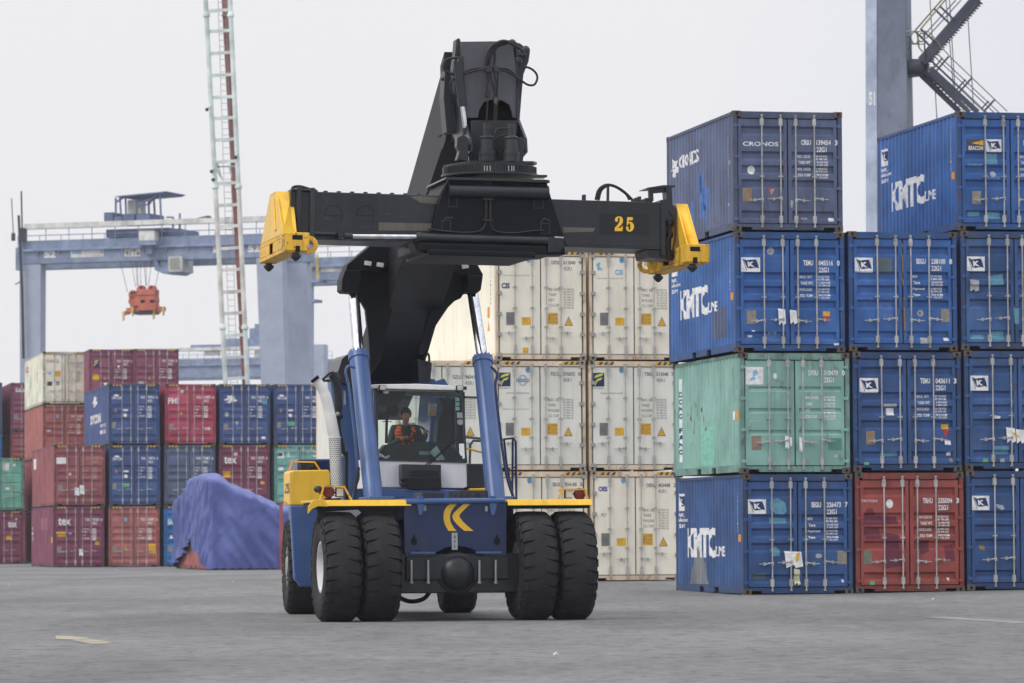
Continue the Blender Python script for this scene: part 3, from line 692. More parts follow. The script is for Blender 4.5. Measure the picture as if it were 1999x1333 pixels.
re_set = [
 # (col, level, mat, label, marks, side)
 (1, 2, REEF, 'cream refrigerated container on the third level, just right of the boom', rmarks(('DFDU', '615840', '9'), 1, lines=('MAX. GROSS', 'TARE', 'NET', 'CU.CAP.'), v=.09) + [dsmark(.07, .30, NAVY), word('www.dongfang.com.hk', .09, .225, .29, .014, INKG), sticker('rect', .30, .885, .06, .05, YEL)], side_reef),
 (2, 2, REEF, 'cream refrigerated container on the third level, beside the right blue stack', rmarks(('DFDU', '615762', '4'), 1, v=.09) + [dsmark(.29, .17, SKYM), word('www.dongfang.com.hk', .09, .245, .29, .014, INKG), patch([(.08, .12), (.13, .1), (.12, .15), (.16, .17), (.1, .18)], SKYM, .002)], None),
 (1, 1, REEF2, 'cream refrigerated container with swoosh and globe logos, second level', rmarks(('FSCU', '576035', '0'), 1, True) + [globe(.235, .13, .15, .1), word('delivering with care', .09, .435, .29, .014, INKG)], None),
 (2, 1, REEF2, 'pale grey refrigerated container with swoosh logo alone, second level', rmarks(('TBIU', '515048', '7'), 1, True), None),
 (1, 0, REEF, 'cream refrigerated container at ground level behind the right front wheels', rmarks(('SEGU', '934160', '5'), 1, v=.10), None),
 (2, 0, REEF, 'cream refrigerated container at ground level beside the bottom blue container', rmarks(('OERU', '403448', '2'), 1, v=.11) + [word('OES', .09, .14, .1, .045, flat('violet_marking', (.12, .08, .4)), bold=.05), word('PET', .12, .385, .06, .03, INKG)], None),
 (0, 1, REEF2, 'pale refrigerated container on the second level, half hidden by the driver cab', rmarks(('SZLU', '960412', '3'), 1, v=.13), None),
 (0, 0, REEF2, 'pale refrigerated container at ground level behind the driver cab', rmarks(('SZLU', '960877', '1'), 1), None)]
for c, lv, mt, lab, mk, sd in re_set:
    p = RE + UX * (2.5 * (c - 1)); L_ = 12.192
    if c == 0: p = RE + UX * (-2.62); L_ = 13.716
    container(0, 0, gz(p.x + 1.2, p.y) + lv * (HC + .008), L_, HC, 'reefer', mt, lab, pos=p, lvl_dx=(0, -.03, .0)[lv] + (.02 if c == 2 else 0), marks=mk, side=sd, frame=REEFF, hazard=(-1, 1), group=G2, rods=(.215, .405, .56, .72) if True else None, rodm=flat('pale_rod', (.45, .44, .42), .5))

# ---------------- left background block (forty foot boxes), front row
LB = at(105, 1104, FPX / 41.1); G3 = 'stacked forty foot containers in the left background'
gL = -.03
def lb(k): return LB + UX * (2.64 * k)
def far(num='TGHU', v0=.2, c=None, d='701281'): return marks_std((num, d, '0'), '45G1', near=False, v0=v0, lines=('MAX.GR.', 'TARE', 'NET', 'CU.CAP.'), h=.05, col=c)
tex = word('tex', .10, .19, .25, .12, bold=.025)
cma = [word('CMA CGM', .06, .21, .19, .045, bold=.02), sticker('oval', .1, .175, .1, .03), sticker('warn', .1, .4, .08, .07, ORG), sticker('rect', .28, .42, .1, .03, WHITE), sticker('disc', .29, .485, .075, .06), sticker('plate', .06, .63, .08, .1), far('CMAU', d='739716')]
pl = sticker('plate', .08, .66, .09, .1)
def side_lines(mb, S, L, H):
    mb.mat(GREYW)
    for k in range(5): mb.rect(S, .35, H * (.2 + .14 * k), .6, H * (.29 + .14 * k))
def side_ok(mb, S, L, H):
    dragon(mb, S, 4.2, H * .68, 2.6, .65); mb.mat(WHITE).text(S, 'DYCON', 3.2, H * .40, 5.0, H * .16, bold=.04); mb.text(S, 'FOR YOU', 8.0, H * .31, 2.8, .16, bold=.03); mb.text(S, '08 21', 8.0, H * .2, 2.5, .2, bold=.03)
def side_white(mb, S, L, H): mb.mat(WHITE).rect(S, .8, H * .66, 2.3, H * .84)
def side_cream(mb, S, L, H):
    mb.mat(REDM).text(S, 'OCL', .8, H * .74, 1.8, .35, bold=.04); mb.mat(GREYW).rect(S, 3.6, H * .4, 4.3, H * .65); mb.rect(S, 8.2, H * .45, 8.9, H * .68)
def side_tex(mb, S, L, H):
    mb.mat(WHITE)
    for k in range(3): mb.text(S, 'tex'[k], .3, H * (.62 - .09 * k), .5, .18, bold=.04)
    mb.mat(paint('plum_patch', srgb(146, 82, 104))).rect(S, 5.2, H * .62, 9.0, H * .82, -.002); mb.mat(YEL).rect(S, L - 1.1, H * .4, L - .6, H * .5)
front = [
 (0, 0, MAR, 'plum container with big serif lettering and bare left side, lowest of the leftmost front column', [tex, far(), sticker('rect', .06, .42, .19, .08, YEL), sticker('rect', .3, .43, .06, .04, SKYM), pl, sticker('rect', .82, .575, .09, .06, YEL), sticker('paper', .5, .7, .09, .12)], side_tex),
 (0, 1, BRN, 'brown red container with a white label at upper left, above the plum one', [sticker('rect', .05, .21, .19, .1, WHITE), far('DRYU', d='910279', c=flat('peach_marking', (.5, .3, .22))), sticker('disc', .29, .455, .055, .04), pl, sticker('paper', .4, .70, .1, .14), sticker('paper', .5, .66, .1, .16)], side_white),
 (1, 0, SALM, 'salmon container at ground level under a navy one', [far('TRIU', d='684392'), word('TRITON', .06, .225, .15, .02, GREYW), sticker('rect', .31, .2, .05, .05, SKYM), sticker('warn', .29, .66, .08, .07), pl, sticker('rect', .78, .62, .14, .16, YEL)], None),
 (1, 1, CMAB, 'navy container with a green sticker, directly above the salmon one', cma + [sticker('rect', .27, .63, .12, .06, GRNM)], None),
 (1, 2, CMAB, 'navy container with large white lettering along its exposed left side', cma, side_ok),
 (2, 0, BRT, 'bright blue container at ground level, half hidden by the tarpaulin', [word('EAS', .08, .22, .12, .09, bold=.04), sticker('warn', .1, .46, .09, .08, WHITE), pl, far()], None),
 (2, 1, GRB, 'dull blue rust stained container below the crimson one', [far('OHHU', d='599867'), sticker('plate', .7, .5, .1, .1, paint('rust_patch', (.15, .08, .05)))], None),
 (2, 2, PMI, 'crimson container in the top row of the left block', [word('PMI', .06, .23, .2, .1, bold=.02), sticker('disc', .3, .1, .07, .06), sticker('warn', .28, .44, .08, .07), pl, sticker('rect', .78, .72, .11, .04, WHITE), far('FCIU', d='813070')], None),
 (3, 0, SALM, 'reddish container at ground level behind the blue tarpaulin', [far()], None),
 (3, 1, MAR, 'maroon container with serif lettering rising behind the tarpaulin', [tex, far('TGHU', d='973172'), sticker('disc', .29, .12, .08, .07), sticker('rect', .06, .44, .17, .1, YEL), sticker('rect', .82, .6, .08, .05, YEL)], None),
 (3, 2, CMAB, 'navy container with a white winged logo in the top row', [sticker('dragon', .08, .17, .28, .15), far('CRSU', d='932770'), sticker('oval', .1, .46, .08, .08, GREYW), sticker('down', .3, .62, .08, .07, GREYW), pl, sticker('rect', .83, .87, .08, .04, WHITE), sticker('rect', .85, .25, .09, .1, REPT)], None),
 (4, 0, BRN, 'brown red container at ground level behind the machine rear wheel', [far()], None),
 (4, 1, TEAL2, 'sea green container left of the yellow engine housing', [sticker('rect', .05, .12, .14, .1, WHITE), sticker('rect', .07, .135, .1, .06, NAVY), far('OOLU', d='904321', v0=.1), sticker('rect', .06, .37, .12, .05, WHITE), sticker('rect', .25, .12, .06, .08, WHITE)], None),
 (4, 2, CMAB, 'navy container in the top row beside the cream reefer wall', cma + [sticker('rect', .28, .62, .13, .07, GRNM)], None)]
for c, lv, mt, lab, mk, sd in front:
    container(0, 0, gL + lv * (HC + .018), 12.192, HC, K5, mt, lab, pos=lb(c), lvl_dx=rnd.uniform(-.04, .04), marks=mk, side=sd, hazard=(-1, 1), near=False, group=G3, frame=None)
# back row
G4 = 'farther container row at the left'
def bk(px, s): p = at(px, 1095, FPX / s); return p
bcol = {0: bk(83.5, 35.6), 1: bk(174, 36.0), 2: bk(262, 36.0), -1: bk(-42, 35.7)}
back = [
 (0, 0, SALM, 'salmon container at ground level in the hidden far row', 'five', [far()], None), (0, 1, BRN, 'brown container of the far row behind the white labelled one', 'five', [far()], None),
 (0, 2, SALM, 'faded salmon container under the cream one in the far row', 'five', [far(), word('TRITON', .06, .225, .15, .02, GREYW), sticker('rect', .3, .2, .05, .05, SKYM), sticker('warn', .3, .74, .09, .08), sticker('rect', .08, .48, .1, .03, WHITE)], side_lines),  # its pale tone is the distance haze mixed into the paint
 (0, 3, CREAM, 'cream container with red lettering, highest at far left', 'grid', [word('OOCL', .09, .15, .28, .06, REDM, bold=.02), far('OOLU', c=GREYW), sticker('rect', .26, .37, .14, .1, YEL), sticker('disc', .12, .38, .07, .05, SKYM), sticker('rect', .1, .57, .11, .08, INK), sticker('plate', .3, .56, .08, .08, flat('pink_plate', (.45, .36, .33))), patch([(.49, .55), (.505, .55), (.51, .93), (.495, .93)], paint('rust_streak', (.25, .12, .05)), .03)], side_cream),
 (1, 0, BRN, 'brown container at ground level deep in the far row', 'five', [far()], None), (1, 1, BRN, 'brown container on the second level deep in the far row', 'five', [far()], None), (1, 2, MAR2, 'plum container on the third level deep in the far row', 'five', [far()], None),
 (1, 3, MAR2, 'plum container with a small square logo right of the cream one', 'five', [sticker('swoosh', .09, .2, .13, .13), sticker('rect', .08, .46, .15, .14, YEL), sticker('warn', .31, .5, .09, .08, ORG), sticker('down', .32, .63, .09, .08), far('FSCU'), sticker('disc', .63, .3, .06, .06)], None),
 (2, 0, BRN, 'brown container at ground level at the right end of the far row', 'five', [far()], None), (2, 1, BRN, 'brown container on the second level at the right end of the far row', 'five', [far()], None), (2, 2, MAR2, 'plum container on the third level at the right end of the far row', 'five', [far()], None),
 (2, 3, MAR2, 'plum container with an orange warning triangle, top right of the far row', 'five', [word('CIMC', .3, .3, .1, .05, GREYW), sticker('warn', .3, .5, .1, .09, ORG), sticker('rect', .1, .6, .12, .05, GREYW), far('TCNU')], None),
 (-1, 0, MAR, 'plum container with serif lettering at the left edge of the picture, on the ground', 'five', [word('tex', .66, .19, .2, .12, bold=.045), sticker('rect', .62, .46, .12, .08, YEL), sticker('disc', .82, .13, .05, .06)], None),
 (-1, 1, TEAL3, 'green container with a white square at the left edge of the picture', 'three', [sticker('rect', .55, .1, .13, .14, WHITE), sticker('disc', .76, .11, .07, .07), sticker('warn', .78, .56, .08, .08), sticker('rect', .6, .56, .09, .04, WHITE)], None)]
for c, lv, mt, lab, kd, mk, sd in back:
    container(0, 0, gL - .0 + lv * (HC + .018), 12.192, HC, kd, mt, lab, pos=bcol[c], marks=mk, side=sd, hazard=(-1, 1), near=False, group=G4)
p = bk(21, 32.8); q = p - UX * 2.95
zz = gL
for lv, (hh, mt, lab) in enumerate(((Z1, BRN, 'brown container on the ground in the farthest left stack'), (Z1, BRN, 'brown container on the second level of the farthest left stack'), (Z1, BRN, 'rusty brown container with a tan patched side in the farthest left stack'), (HC, MAR2, 'plum container with white lettering, top of the farthest left stack'))):
    def sd(mb, S, L, H, k=lv):
        if k == 2: mb.mat(paint('tan_patch', srgb(190, 140, 110))).rect(S, 2.5, .1, 9, H - .3, -.002)
    container(0, 0, zz, 12.192, hh, K5, mt, lab, pos=p, marks=[far()] if lv < 3 else [word('tex', .1, .1, .3, .09, bold=.04), word('OCL', .35, .3, .3, .08, bold=.04), pl], near=False, group=G4, side=sd if lv == 2 else None)
    zz += hh + .003
zz = gL
for lv, (hh, mt, lab) in enumerate(((Z1, BRT, 'blue container on the ground cut by the left picture edge'), (Z1, BRT, 'blue container on the second level cut by the left picture edge'), (Z1, BRT, 'blue container on the third level cut by the left picture edge'), (HC, GRB, 'dull grey blue container on top cut by the left picture edge'))):
    container(0, 0, zz, 12.192, hh, K5, mt, lab, pos=q, marks=[], near=False, group=G4); zz += hh + .003
# ============================================================ reach stacker
KM = Matrix.Translation((-.906, 62.5, 0)) @ Matrix.Rotation(rad(11.5), 4, 'Z')
Kf = Frame(KM); P = Kf.p
SM = Matrix.Translation((-.42, 58.8, 5.6)) @ Matrix.Rotation(rad(11.7), 4, 'Z') @ Matrix.Rotation(rad(1.1), 4, 'Y') @ Matrix.Translation((0, 0, -5.6))
Sf = Frame(SM); SL_ = KM.inverted() @ SM
RS = empty('reach_stacker', KM, 'dark and blue reach stacker with yellow fenders, number 25 on its raised lifting beam', 'reach stacker')
DARK = paint('charcoal_steel', (.012, .0135, .019), .34, dirt=.3, dirtcol=(.035, .036, .04), fade=.3, spec=.5, bump=.06)
DARKB = paint('shaded_black_steel', (.003, .0038, .007), .5, dirt=.25, dirtcol=(.025, .026, .03), fade=.3, spec=.2, bump=.05)  # blacker steel for spreader body and brackets, down-facing shade put into colour
DARK2 = paint('grey_black_steel', (.026, .028, .034), .42, dirt=.35, dirtcol=(.07, .07, .07), fade=.2)
BLUE = paint('machine_blue', srgb(64, 95, 148), .32, dirt=.3, dirtcol=(.10, .10, .11), fade=.12, spec=.5)
NAVYP = paint('machine_navy', srgb(24, 42, 84), .3, dirt=.2, dirtcol=(.07, .07, .08), fade=.15, spec=.5)
YELP = paint('machine_yellow', srgb(240, 190, 44), .36, dirt=.32, dirtcol=(.25, .16, .05), fade=.08, spec=.4)
YELW = paint('worn_yellow', srgb(234, 182, 44), .5, dirt=.65, dirtcol=(.16, .11, .05), fade=.12, chip=(.03, .028, .025), sc_=1.6)
CHR = flat('chrome', (.72, .73, .76), .12, 1.0)
WPNT = paint('cab_white', (.90, .90, .90), .35, dirt=.12, fade=.05)
TYRE = paint('tyre_rubber', (.022, .022, .024), .8, dirt=.5, dirtcol=(.055, .054, .052), fade=.2, spec=.25)
RIM = paint('rim_white', (.6, .6, .6), .45, dirt=.3)
HUBM = paint('hub_grime', (.38, .37, .33), .55, rust=.5, dirt=.5, sc_=4, metal=.2)
LENS = flat('lamp_lens', (.6, .6, .58), .15); REDL = flat('red_lens', (.16, .03, .03), .25)
HOSE = flat('hydraulic_hose', (.016, .016, .018), .45)

# ---- wheels
def tyre_mesh(w_, R):
    """tread with tapered diagonal slits cut from both shoulders"""
    mb = MB().mat(TYRE); NP = 26; rows = []
    us = [-1, -.97, -.80, -.6, -.4, -.22, 0, .22, .4, .6, .80, .97, 1]
    for u in us:
        row = []
        au = abs(u); crown = R - .012 * au ** 2 - (.035 if au > .95 else 0) - (.03 if au == 1 else 0)
        g = .0 if au < .3 else .30 * (au - .22) / .75; dp = .0 if au < .3 else .05 * min(1, (au - .15) / .5)
        skew = -.55 * au if u > 0 else -.55 * au
        for i in range(NP):
            base = i + skew + (.5 if u > 0 else 0) * 1.0
            for t, dd in ((0, 0), (.04, 1), (max(g - .04, .045), 1), (max(g, .05), 0), (.5, 0), (.75, 0)):
                a = (base + t) / NP * 2 * math.pi; r = crown - dp * dd
                row.append(Vector((u * w_ / 2, r * math.sin(a), r * math.cos(a))))
        rows.append(row)
    n = len(rows[0]); vs = [q for r in rows for q in r]
    mb.add(vs, [(k * n + i, k * n + (i + 1) % n, (k + 1) * n + (i + 1) % n, (k + 1) * n + i) for k in range(len(rows) - 1) for i in range(n)])
    # shoulders ribs and side walls
    for sg in (-1, 1):
        prof = [(.5, R - .078), (.515, R - .16), (.53, R - .28), (.50, R - .40), (.44, R - .45), (.40, R - .455)]
        nn = 48; rings = [[Vector((sg * w_ * h, r * math.sin(2 * math.pi * k / nn), r * math.cos(2 * math.pi * k / nn))) for k in range(nn)] for h, r in prof]
        mb.loft(rings, True, False)
        for k in range(NP):                      # shoulder lugs
            a0 = (k + (.1 if sg < 0 else .6)) / NP * 2 * math.pi; a1 = a0 + .62 / NP * 2 * math.pi
            q = [Vector((sg * w_ * h, r * math.sin(a), r * math.cos(a))) for h, r, a in ((.5, R - .05, a0), (.5, R - .05, a1), (.512, R - .17, a1), (.512, R - .17, a0), (.53, R - .07, a0), (.53, R - .07, a1), (.535, R - .165, a1), (.535, R - .165, a0))]
            mb.add(q, [(0, 1, 2, 3), (4, 5, 6, 7), (0, 1, 5, 4), (1, 2, 6, 5), (2, 3, 7, 6), (3, 0, 4, 7)])
    return mb
def wheel(x, y, w_, R, out, kind, st=0):
    wh = tyre_mesh(w_, R).build('wheel', RS, smooth=28); wh.matrix_basis = Matrix.Translation((x, y, R - .012)) @ Matrix.Rotation(rad(-st), 4, 'Z') @ Matrix.Rotation(rnd.random() * 6, 4, 'X')
    r = MB().mat(RIM if kind != 'hub' else HUBM); s = out
    r.lathe((0, 0, 0), (s, 0, 0), [(-w_ * .42, .30), (-w_ * .42, R - .44), (0, R - .46), (w_ * .40, R - .455), (w_ * .45, R - .43), (w_ * .45, R - .47), (w_ * .36, R - .50), (w_ * .10, R - .52), (w_ * .02, .24), (w_ * .02, .02)], 40)
    if kind == 'hub':
        r.lathe((0, 0, 0), (s, 0, 0), [(0, .26), (w_ * .42, .25), (w_ * .46, .17), (w_ * .50, .16), (w_ * .52, .02)], 24)
        for k in range(12):
            a = k * math.pi / 6
            r.cyl((s * w_ * .2, .30 * math.sin(a), .30 * math.cos(a)), (s * w_ * .47, .30 * math.sin(a), .30 * math.cos(a)), .032, 8)
    else:
        for k in range(16):
            a = k * math.pi / 8; r.cyl((0, .19 * math.sin(a), .19 * math.cos(a)), (s * w_ * .09, .19 * math.sin(a), .19 * math.cos(a)), .018, 6)
    r.build('rim', wh, smooth=35)
for x, o in ((-1.81, -1), (-1.20, -1), (1.20, 1), (1.81, 1)): wheel(x, 0, .53, .835, o, 'dish')
for x, o in ((-1.36, -1), (1.28, 1)): wheel(x, 6.5, .52, .80, o, 'hub', 3.5)

def part(name, mb, parent=RS, **k): return mb.build(name, parent, **k)
# ---- axle and an added dark belly slab
m = MB().mat(flat('axle_black', (.012, .013, .018), .4, spec=.5))
m.box(-1.5, 1.5, -.28, .28, .42, 1.02); m.box(-.80, .80, -.33, -.2, .62, .98)
m.ball((0, -.28, .72), .27, 24, (1, .75, 1)); m.lathe((0, -.2, .72), (0, -1, 0), [(0, .34), (.08, .33), (.12, .27)], 28)
m.box(-.95, 1.0, .3, 5.8, .48, .62)  # slab added to fill the space under the machine with darkness
part('drive_axle', m, smooth=35, bevel=.02)
m = MB().mat(paint('tie_rod_zinc', (.38, .38, .38), .4, metal=.5))
for px in (803, 836, 936, 968):
    a = P(px, 1093, -.40); b = P(px, 1135, -.40); m.cyl(a, b, .018, 8); m.cyl(b + Vector((0, 0, -.03)), b, .03, 8)
part('axle_bolts', m)
m = MB().mat(HOSE); m.tube(smooth_pts([P(768, 1150, 2), P(780, 1166, 2), P(803, 1174, 2), P(828, 1168, 2), P(842, 1150, 2)]), .035, 8); part('hanging_hose', m, smooth=60)
m = MB().mat(flat('axle_black', (0, 0, 0))); m.box(-1.1, 1.1, 6.2, 6.8, .5, .95); m.box(-.35, .35, 5.9, 6.9, .95, 1.3); part('steer_axle', m, bevel=.02)
# ---- chassis
m = MB().mat(NAVYP)
fy = -.30
pl_ = [P(*q, fy) for q in [(789, 984), (989, 980), (989, 1075), (986, 1089), (953, 1089), (938, 1080), (918, 1070), (897, 1066), (874, 1068), (856, 1076), (842, 1087), (795, 1087), (789, 1078)]]
m.prism(pl_, (0, .12, 0))
part('front_plate', m, bevel=.006)
m = MB().mat(BLUE)
a, b = P(793, 980, fy - .03), P(985, 977, fy - .03); m.cyl(a, b, .04, 12)
for px in (821, 962):
    q = [P(px + dx, py, fy - .05) for dx, py in ((-4, 968), (5, 968), (8, 985), (3, 1005), (-3, 1005), (-6, 985))]; m.prism(q, (0, .12, 0))
m.box(*sorted((P(800, 1083, fy).x, P(848, 1083, fy).x)), fy - .05, fy, P(0, 1086, fy).z, P(0, 1082, fy).z)
m.box(*sorted((P(928, 1083, fy).x, P(978, 1083, fy).x)), fy - .05, fy, P(0, 1086, fy).z, P(0, 1082, fy).z)
part('cross_tube', m, smooth=40)
m = MB().mat(HOLE)
Sp = Surf(lambda a, b, d: Vector((a, fy + d, b)))
def pp(px, py): q = P(px, py, fy); return (q.x, q.z)
for cx in (808, 970): m.poly(Sp, [pp(cx + dx, 1055 + dy) for dx, dy in ((0, -13), (3, -6), (6.5, 0), (6, 5), (2, 9), (-2, 9), (-6, 5), (-6.5, 0), (-3, -6))])
for cx, cy in ((815, 1075), (868, 1068.5), (908, 1068.5), (961, 1077)): m.disc(Sp, *pp(cx, cy), .012)
m.mat(YELP)
g = lambda x, y: pp(855 + x * 80 / 1333, 970 + y * 80 / 1333)
m.poly(Sp, [g(*q) for q in [(395, 225), (620, 225), (520, 330), (440, 450), (395, 570), (385, 680), (405, 800), (450, 900), (520, 1010), (610, 1105), (340, 1105), (270, 990), (215, 870), (185, 740), (180, 600), (200, 470), (260, 350), (320, 280)]])
m.poly(Sp, [g(*q) for q in [(840, 225), (1060, 225), (940, 330), (800, 470), (715, 560), (690, 615), (720, 680), (800, 790), (930, 915), (1080, 1040), (1160, 1105), (860, 1105), (720, 990), (600, 870), (510, 760), (470, 660), (475, 590), (520, 510), (680, 360)]])
m.mat(GREYW).rect(Sp, *pp(882, 1073), *pp(893, 1040)); m.mat(INKG).poly(Sp, [pp(884, 1051), pp(891, 1051), pp(887.5, 1043)], .002); m.rect(Sp, *pp(885.5, 1060), *pp(889, 1053.5), .002); m.rect(Sp, *pp(886.5, 1070), *pp(888.5, 1063), .002)
m.mat(GREYW); m.rect(Sp, *pp(827, 997), *pp(832, 987)); m.rect(Sp, *pp(947, 998), *pp(952, 988))
part('plate_markings', m)
m = MB().mat(BLUE)
m.box(-.78, .74, -.2, 2.4, 1.55, 1.86); m.box(-1.15, -.75, .9, 1.9, 1.0, 1.9); m.box(.72, 1.12, .9, 1.9, 1.0, 1.9)
q = [P(*c, 2.3) for c in ((742, 953), (905, 957), (905, 975), (742, 972))]; m.prism(q, (0, .3, 0))
m.mat(NAVYP); m.box(-.95, .95, 2.3, 7.6, .75, 1.8)
part('chassis', m, bevel=.015)
m = MB().mat(DARK2); m.box(-.45, -.1, .2, .9, 1.86, 1.95); m.box(.15, .6, .3, 1.2, 1.86, 1.98)
for k in range(4): m.cyl((.05 + .14 * k, .1, 1.86), (.05 + .14 * k, .1, 1.94), .03, 8)
part('valve_block', m, bevel=.01)
# ---- fenders
for sg, xs in ((-1, (-2.20, -.715)), (1, (.775, 2.09))):
    m = MB().mat(YELP); xo, xi = (xs[0], xs[1]) if sg < 0 else (xs[1], xs[0])
    xa, xb = xs
    m.box(xa, xb, -.30, .95, 1.80, 1.835); m.prism([(xa, -.30, 1.835), (xb, -.30, 1.835), (xb, -.37, 1.745), (xa, -.37, 1.745)], (0, .02, -.004))
    if sg < 0: m.prism([P(*q, -.38) for q in ((601, 1003), (602, 988), (612, 975), (634, 975), (640, 989), (622, 988), (610, 993))], (0, .04, 0))
    f = part('fender', m, bevel=.006)
    m = MB().mat(BLK); m.box(xa + .03, xb - .02, -.26, .9, 1.70, 1.795)
    if sg < 0: m.prism([(-2.12, -.2, 1.72), (-.94, -.2, 1.72), (-.94, -.2, 1.2), (-1.5, -.2, 1.69), (-2.0, -.2, 1.66), (-2.14, -.2, 1.45)], (0, .05, 0))
    part('mudguard_liner', m, f)
    # lamp cluster with guard frame
    pts = [(625, 975), (632, 948), (672, 950), (686, 976)] if sg < 0 else [(1089, 979), (1098, 955), (1141, 955), (1151, 983)]
    yy = -.1; m = MB().mat(YELW); pts = [P(*q, yy) for q in pts]
    for a, b in zip(pts, pts[1:]): m.bar(a, b, .05, .022)
    for p in (pts[1], pts[2]): m.bar(p, p + Vector((0, .28, -.03)), .03, .03)
    gfr = part('lamp_guard', m, f)
    c1, c2 = ((642, 960), (663, 961)) if sg < 0 else ((1132, 964), (1110, 964))
    m = MB().mat(REDL); c = P(*c1, yy + .05); m.lathe(c + Vector((0, .06, 0)), (0, -1, 0), [(0, .075), (.05, .085), (.07, .07), (.085, .02)], 18); m.mat(BLK); m.lathe(c + Vector((0, .10, 0)), (0, -1, 0), [(0, .05), (.05, .092), (.085, .092)], 18); part('indicator_lamp', m, f, smooth=40)
    m = MB().mat(LENS); c = P(*c2, yy + .05); m.box(c.x - .05, c.x + .05, c.y - .05, c.y + .0, c.z - .06, c.z + .06); m.mat(BLK); m.box(c.x - .06, c.x + .06, c.y - .0, c.y + .07, c.z - .07, c.z + .07); m.bar(c + Vector((0, .05, 0)), P(*c1, yy + .1), .02, .02); part('headlamp', m, f, bevel=.012)
m = MB().mat(DARK2); c = P(621, 955, 0); m.ball(c, .07, 10, (1, .6, .8)); m.cyl(c, c + Vector((.06, 0, -.12)), .015, 6); part('side_mirror', m, smooth=60)
# ---- left engine housing and tank, right side steps
m = MB().mat(YELP); y0 = 2.9
fr_ = [P(*q, y0) for q in [(567, 921), (574, 918), (642, 917), (645, 925), (645, 970), (604, 986), (567, 986)]]
m.prism(fr_, (0, .75, 0))
bk_ = [P(*q, y0 + .05) for q in [(567, 921), (567, 986)]]
tl, bl_ = P(567, 921, y0), P(567, 986, y0)
m.add([tl, bl_, bl_ + Vector((-.03, .55, .08)), tl + Vector((.04, .55, -.10)), tl + Vector((.02, .75, 0)), bl_ + Vector((.02, .75, 0))], [(0, 1, 2, 3), (3, 2, 5, 4), (0, 3, 4), (1, 5, 2)])
hs = part('engine_housing', m, bevel=.02)
m = MB().mat(INKG); n0 = tl.lerp(bl_, .5)
Sh = Surf(lambda a, b, d: bl_ + Vector((-.006, 0, 0)) + Vector((-.03 * a, .55 * a, 0)) + Vector((.07 * a * b, 0, .53 * b)) + Vector((-.016, 0, 0)))
m.text(Sh, '25', .92, .36, -.8, .3, bold=.03); part('housing_number', m, hs)
m = MB().mat(BLUE); q = [P(*c, 2.8) for c in ((567, 987), (640, 987), (640, 1145), (588, 1145), (575, 1130))]; m.prism(q, (0, .16, 0)); part('fuel_tank', m, bevel=.02)
m = MB().mat(YELW); yy = 3.4
pts = [P(*q, yy) for q in ((563, 923), (571, 901), (614, 902), (625, 919))]
for a, b in zip(pts, pts[1:]): m.bar(a, b, .05, .025)
g_ = part('camera_guard', m, hs); m = MB().mat(BLK); c = P(598, 913, yy); m.box(c.x - .10, c.x + .04, c.y - .05, c.y + .1, c.z - .05, c.z + .06); m.ball(c + Vector((.05, -.02, 0)), .055, 10); c = P(618, 910, yy); m.box(c.x - .06, c.x + .05, c.y - .02, c.y + .1, c.z - .08, c.z + .07)
part('work_lamp', m, hs, bevel=.01)
m = MB().mat(DARK2); q = [P(*c, 2.6) for c in ((912, 905), (950, 905), (952, 952), (912, 952))]; m.prism(q, (0, 1.2, 0)); m.mat(YELP); a = P(917, 953, 2.5); m.box(a.x, a.x + .26, 2.5, 3.8, a.z - .04, a.z + .0); part('battery_box', m, bevel=.015)
m = MB().mat(DARK); q = [P(*c, 3.0) for c in ((920, 960), (1000, 985), (1000, 1100), (940, 1100))]; m.prism(q, (0, 3, 0)); part('hydraulic_tank', m, bevel=.02)
m = MB().mat(NAVYP)
for pts, r in (([(984, 857), (1002, 855), (1007, 862), (1008, 975)], .018), ([(984, 858), (989, 905), (1003, 975)], .018), ([(1001, 856), (1000, 975)], .018), ([(1000, 912), (1008, 912)], .012)): m.tube([P(*q, 2.4) for q in pts], r, 8)
part('access_rail', m, smooth=40)
m = MB().mat(paint('rail_grey', (.12, .13, .15)))
for pts in ([(905, 775), (934, 776)], [(905, 853), (940, 856), (985, 858)], [(917, 905), (918, 868), (924, 860), (945, 861)]): m.tube([P(*q, 4.0) for q in pts], .022, 6)
m.mat(YELP).tube([P(*q, 3.6) for q in ((903, 873), (945, 884))], .018, 6)
part('walkway_rail', m)
# ---- rear uprights carrying the boom
for sg, P1 in ((-1, [(643, 730), (660, 722), (700, 726), (716, 975), (672, 985), (662, 870), (652, 800)]), (1, [(846, 745), (868, 738), (880, 760), (900, 900), (905, 960), (842, 960), (836, 880)])):
    m = MB().mat(BLUE); m.prism([P(*q, 4.6) for q in P1], (0, .35 if sg < 0 else 1.2, 0)); u = part('upright', m, bevel=.02)
    m = MB().mat(GREYW); m.prism([P(*q, 4.595) for q in ([(836, 788), (853, 788), (851, 812), (835, 812)] if sg > 0 else [(671, 762), (675, 762), (675, 790), (671, 790)])], (0, .002, 0))
    m.mat(ORG)
    if sg > 0:
        for k in range(5): m.prism([P(*q, 4.59) for q in [(838, 790 + 4.4 * k), (850, 790 + 4.4 * k), (850, 792 + 4.4 * k), (838, 792 + 4.4 * k)]], (0, .002, 0))
    part('upright_label', m, u)
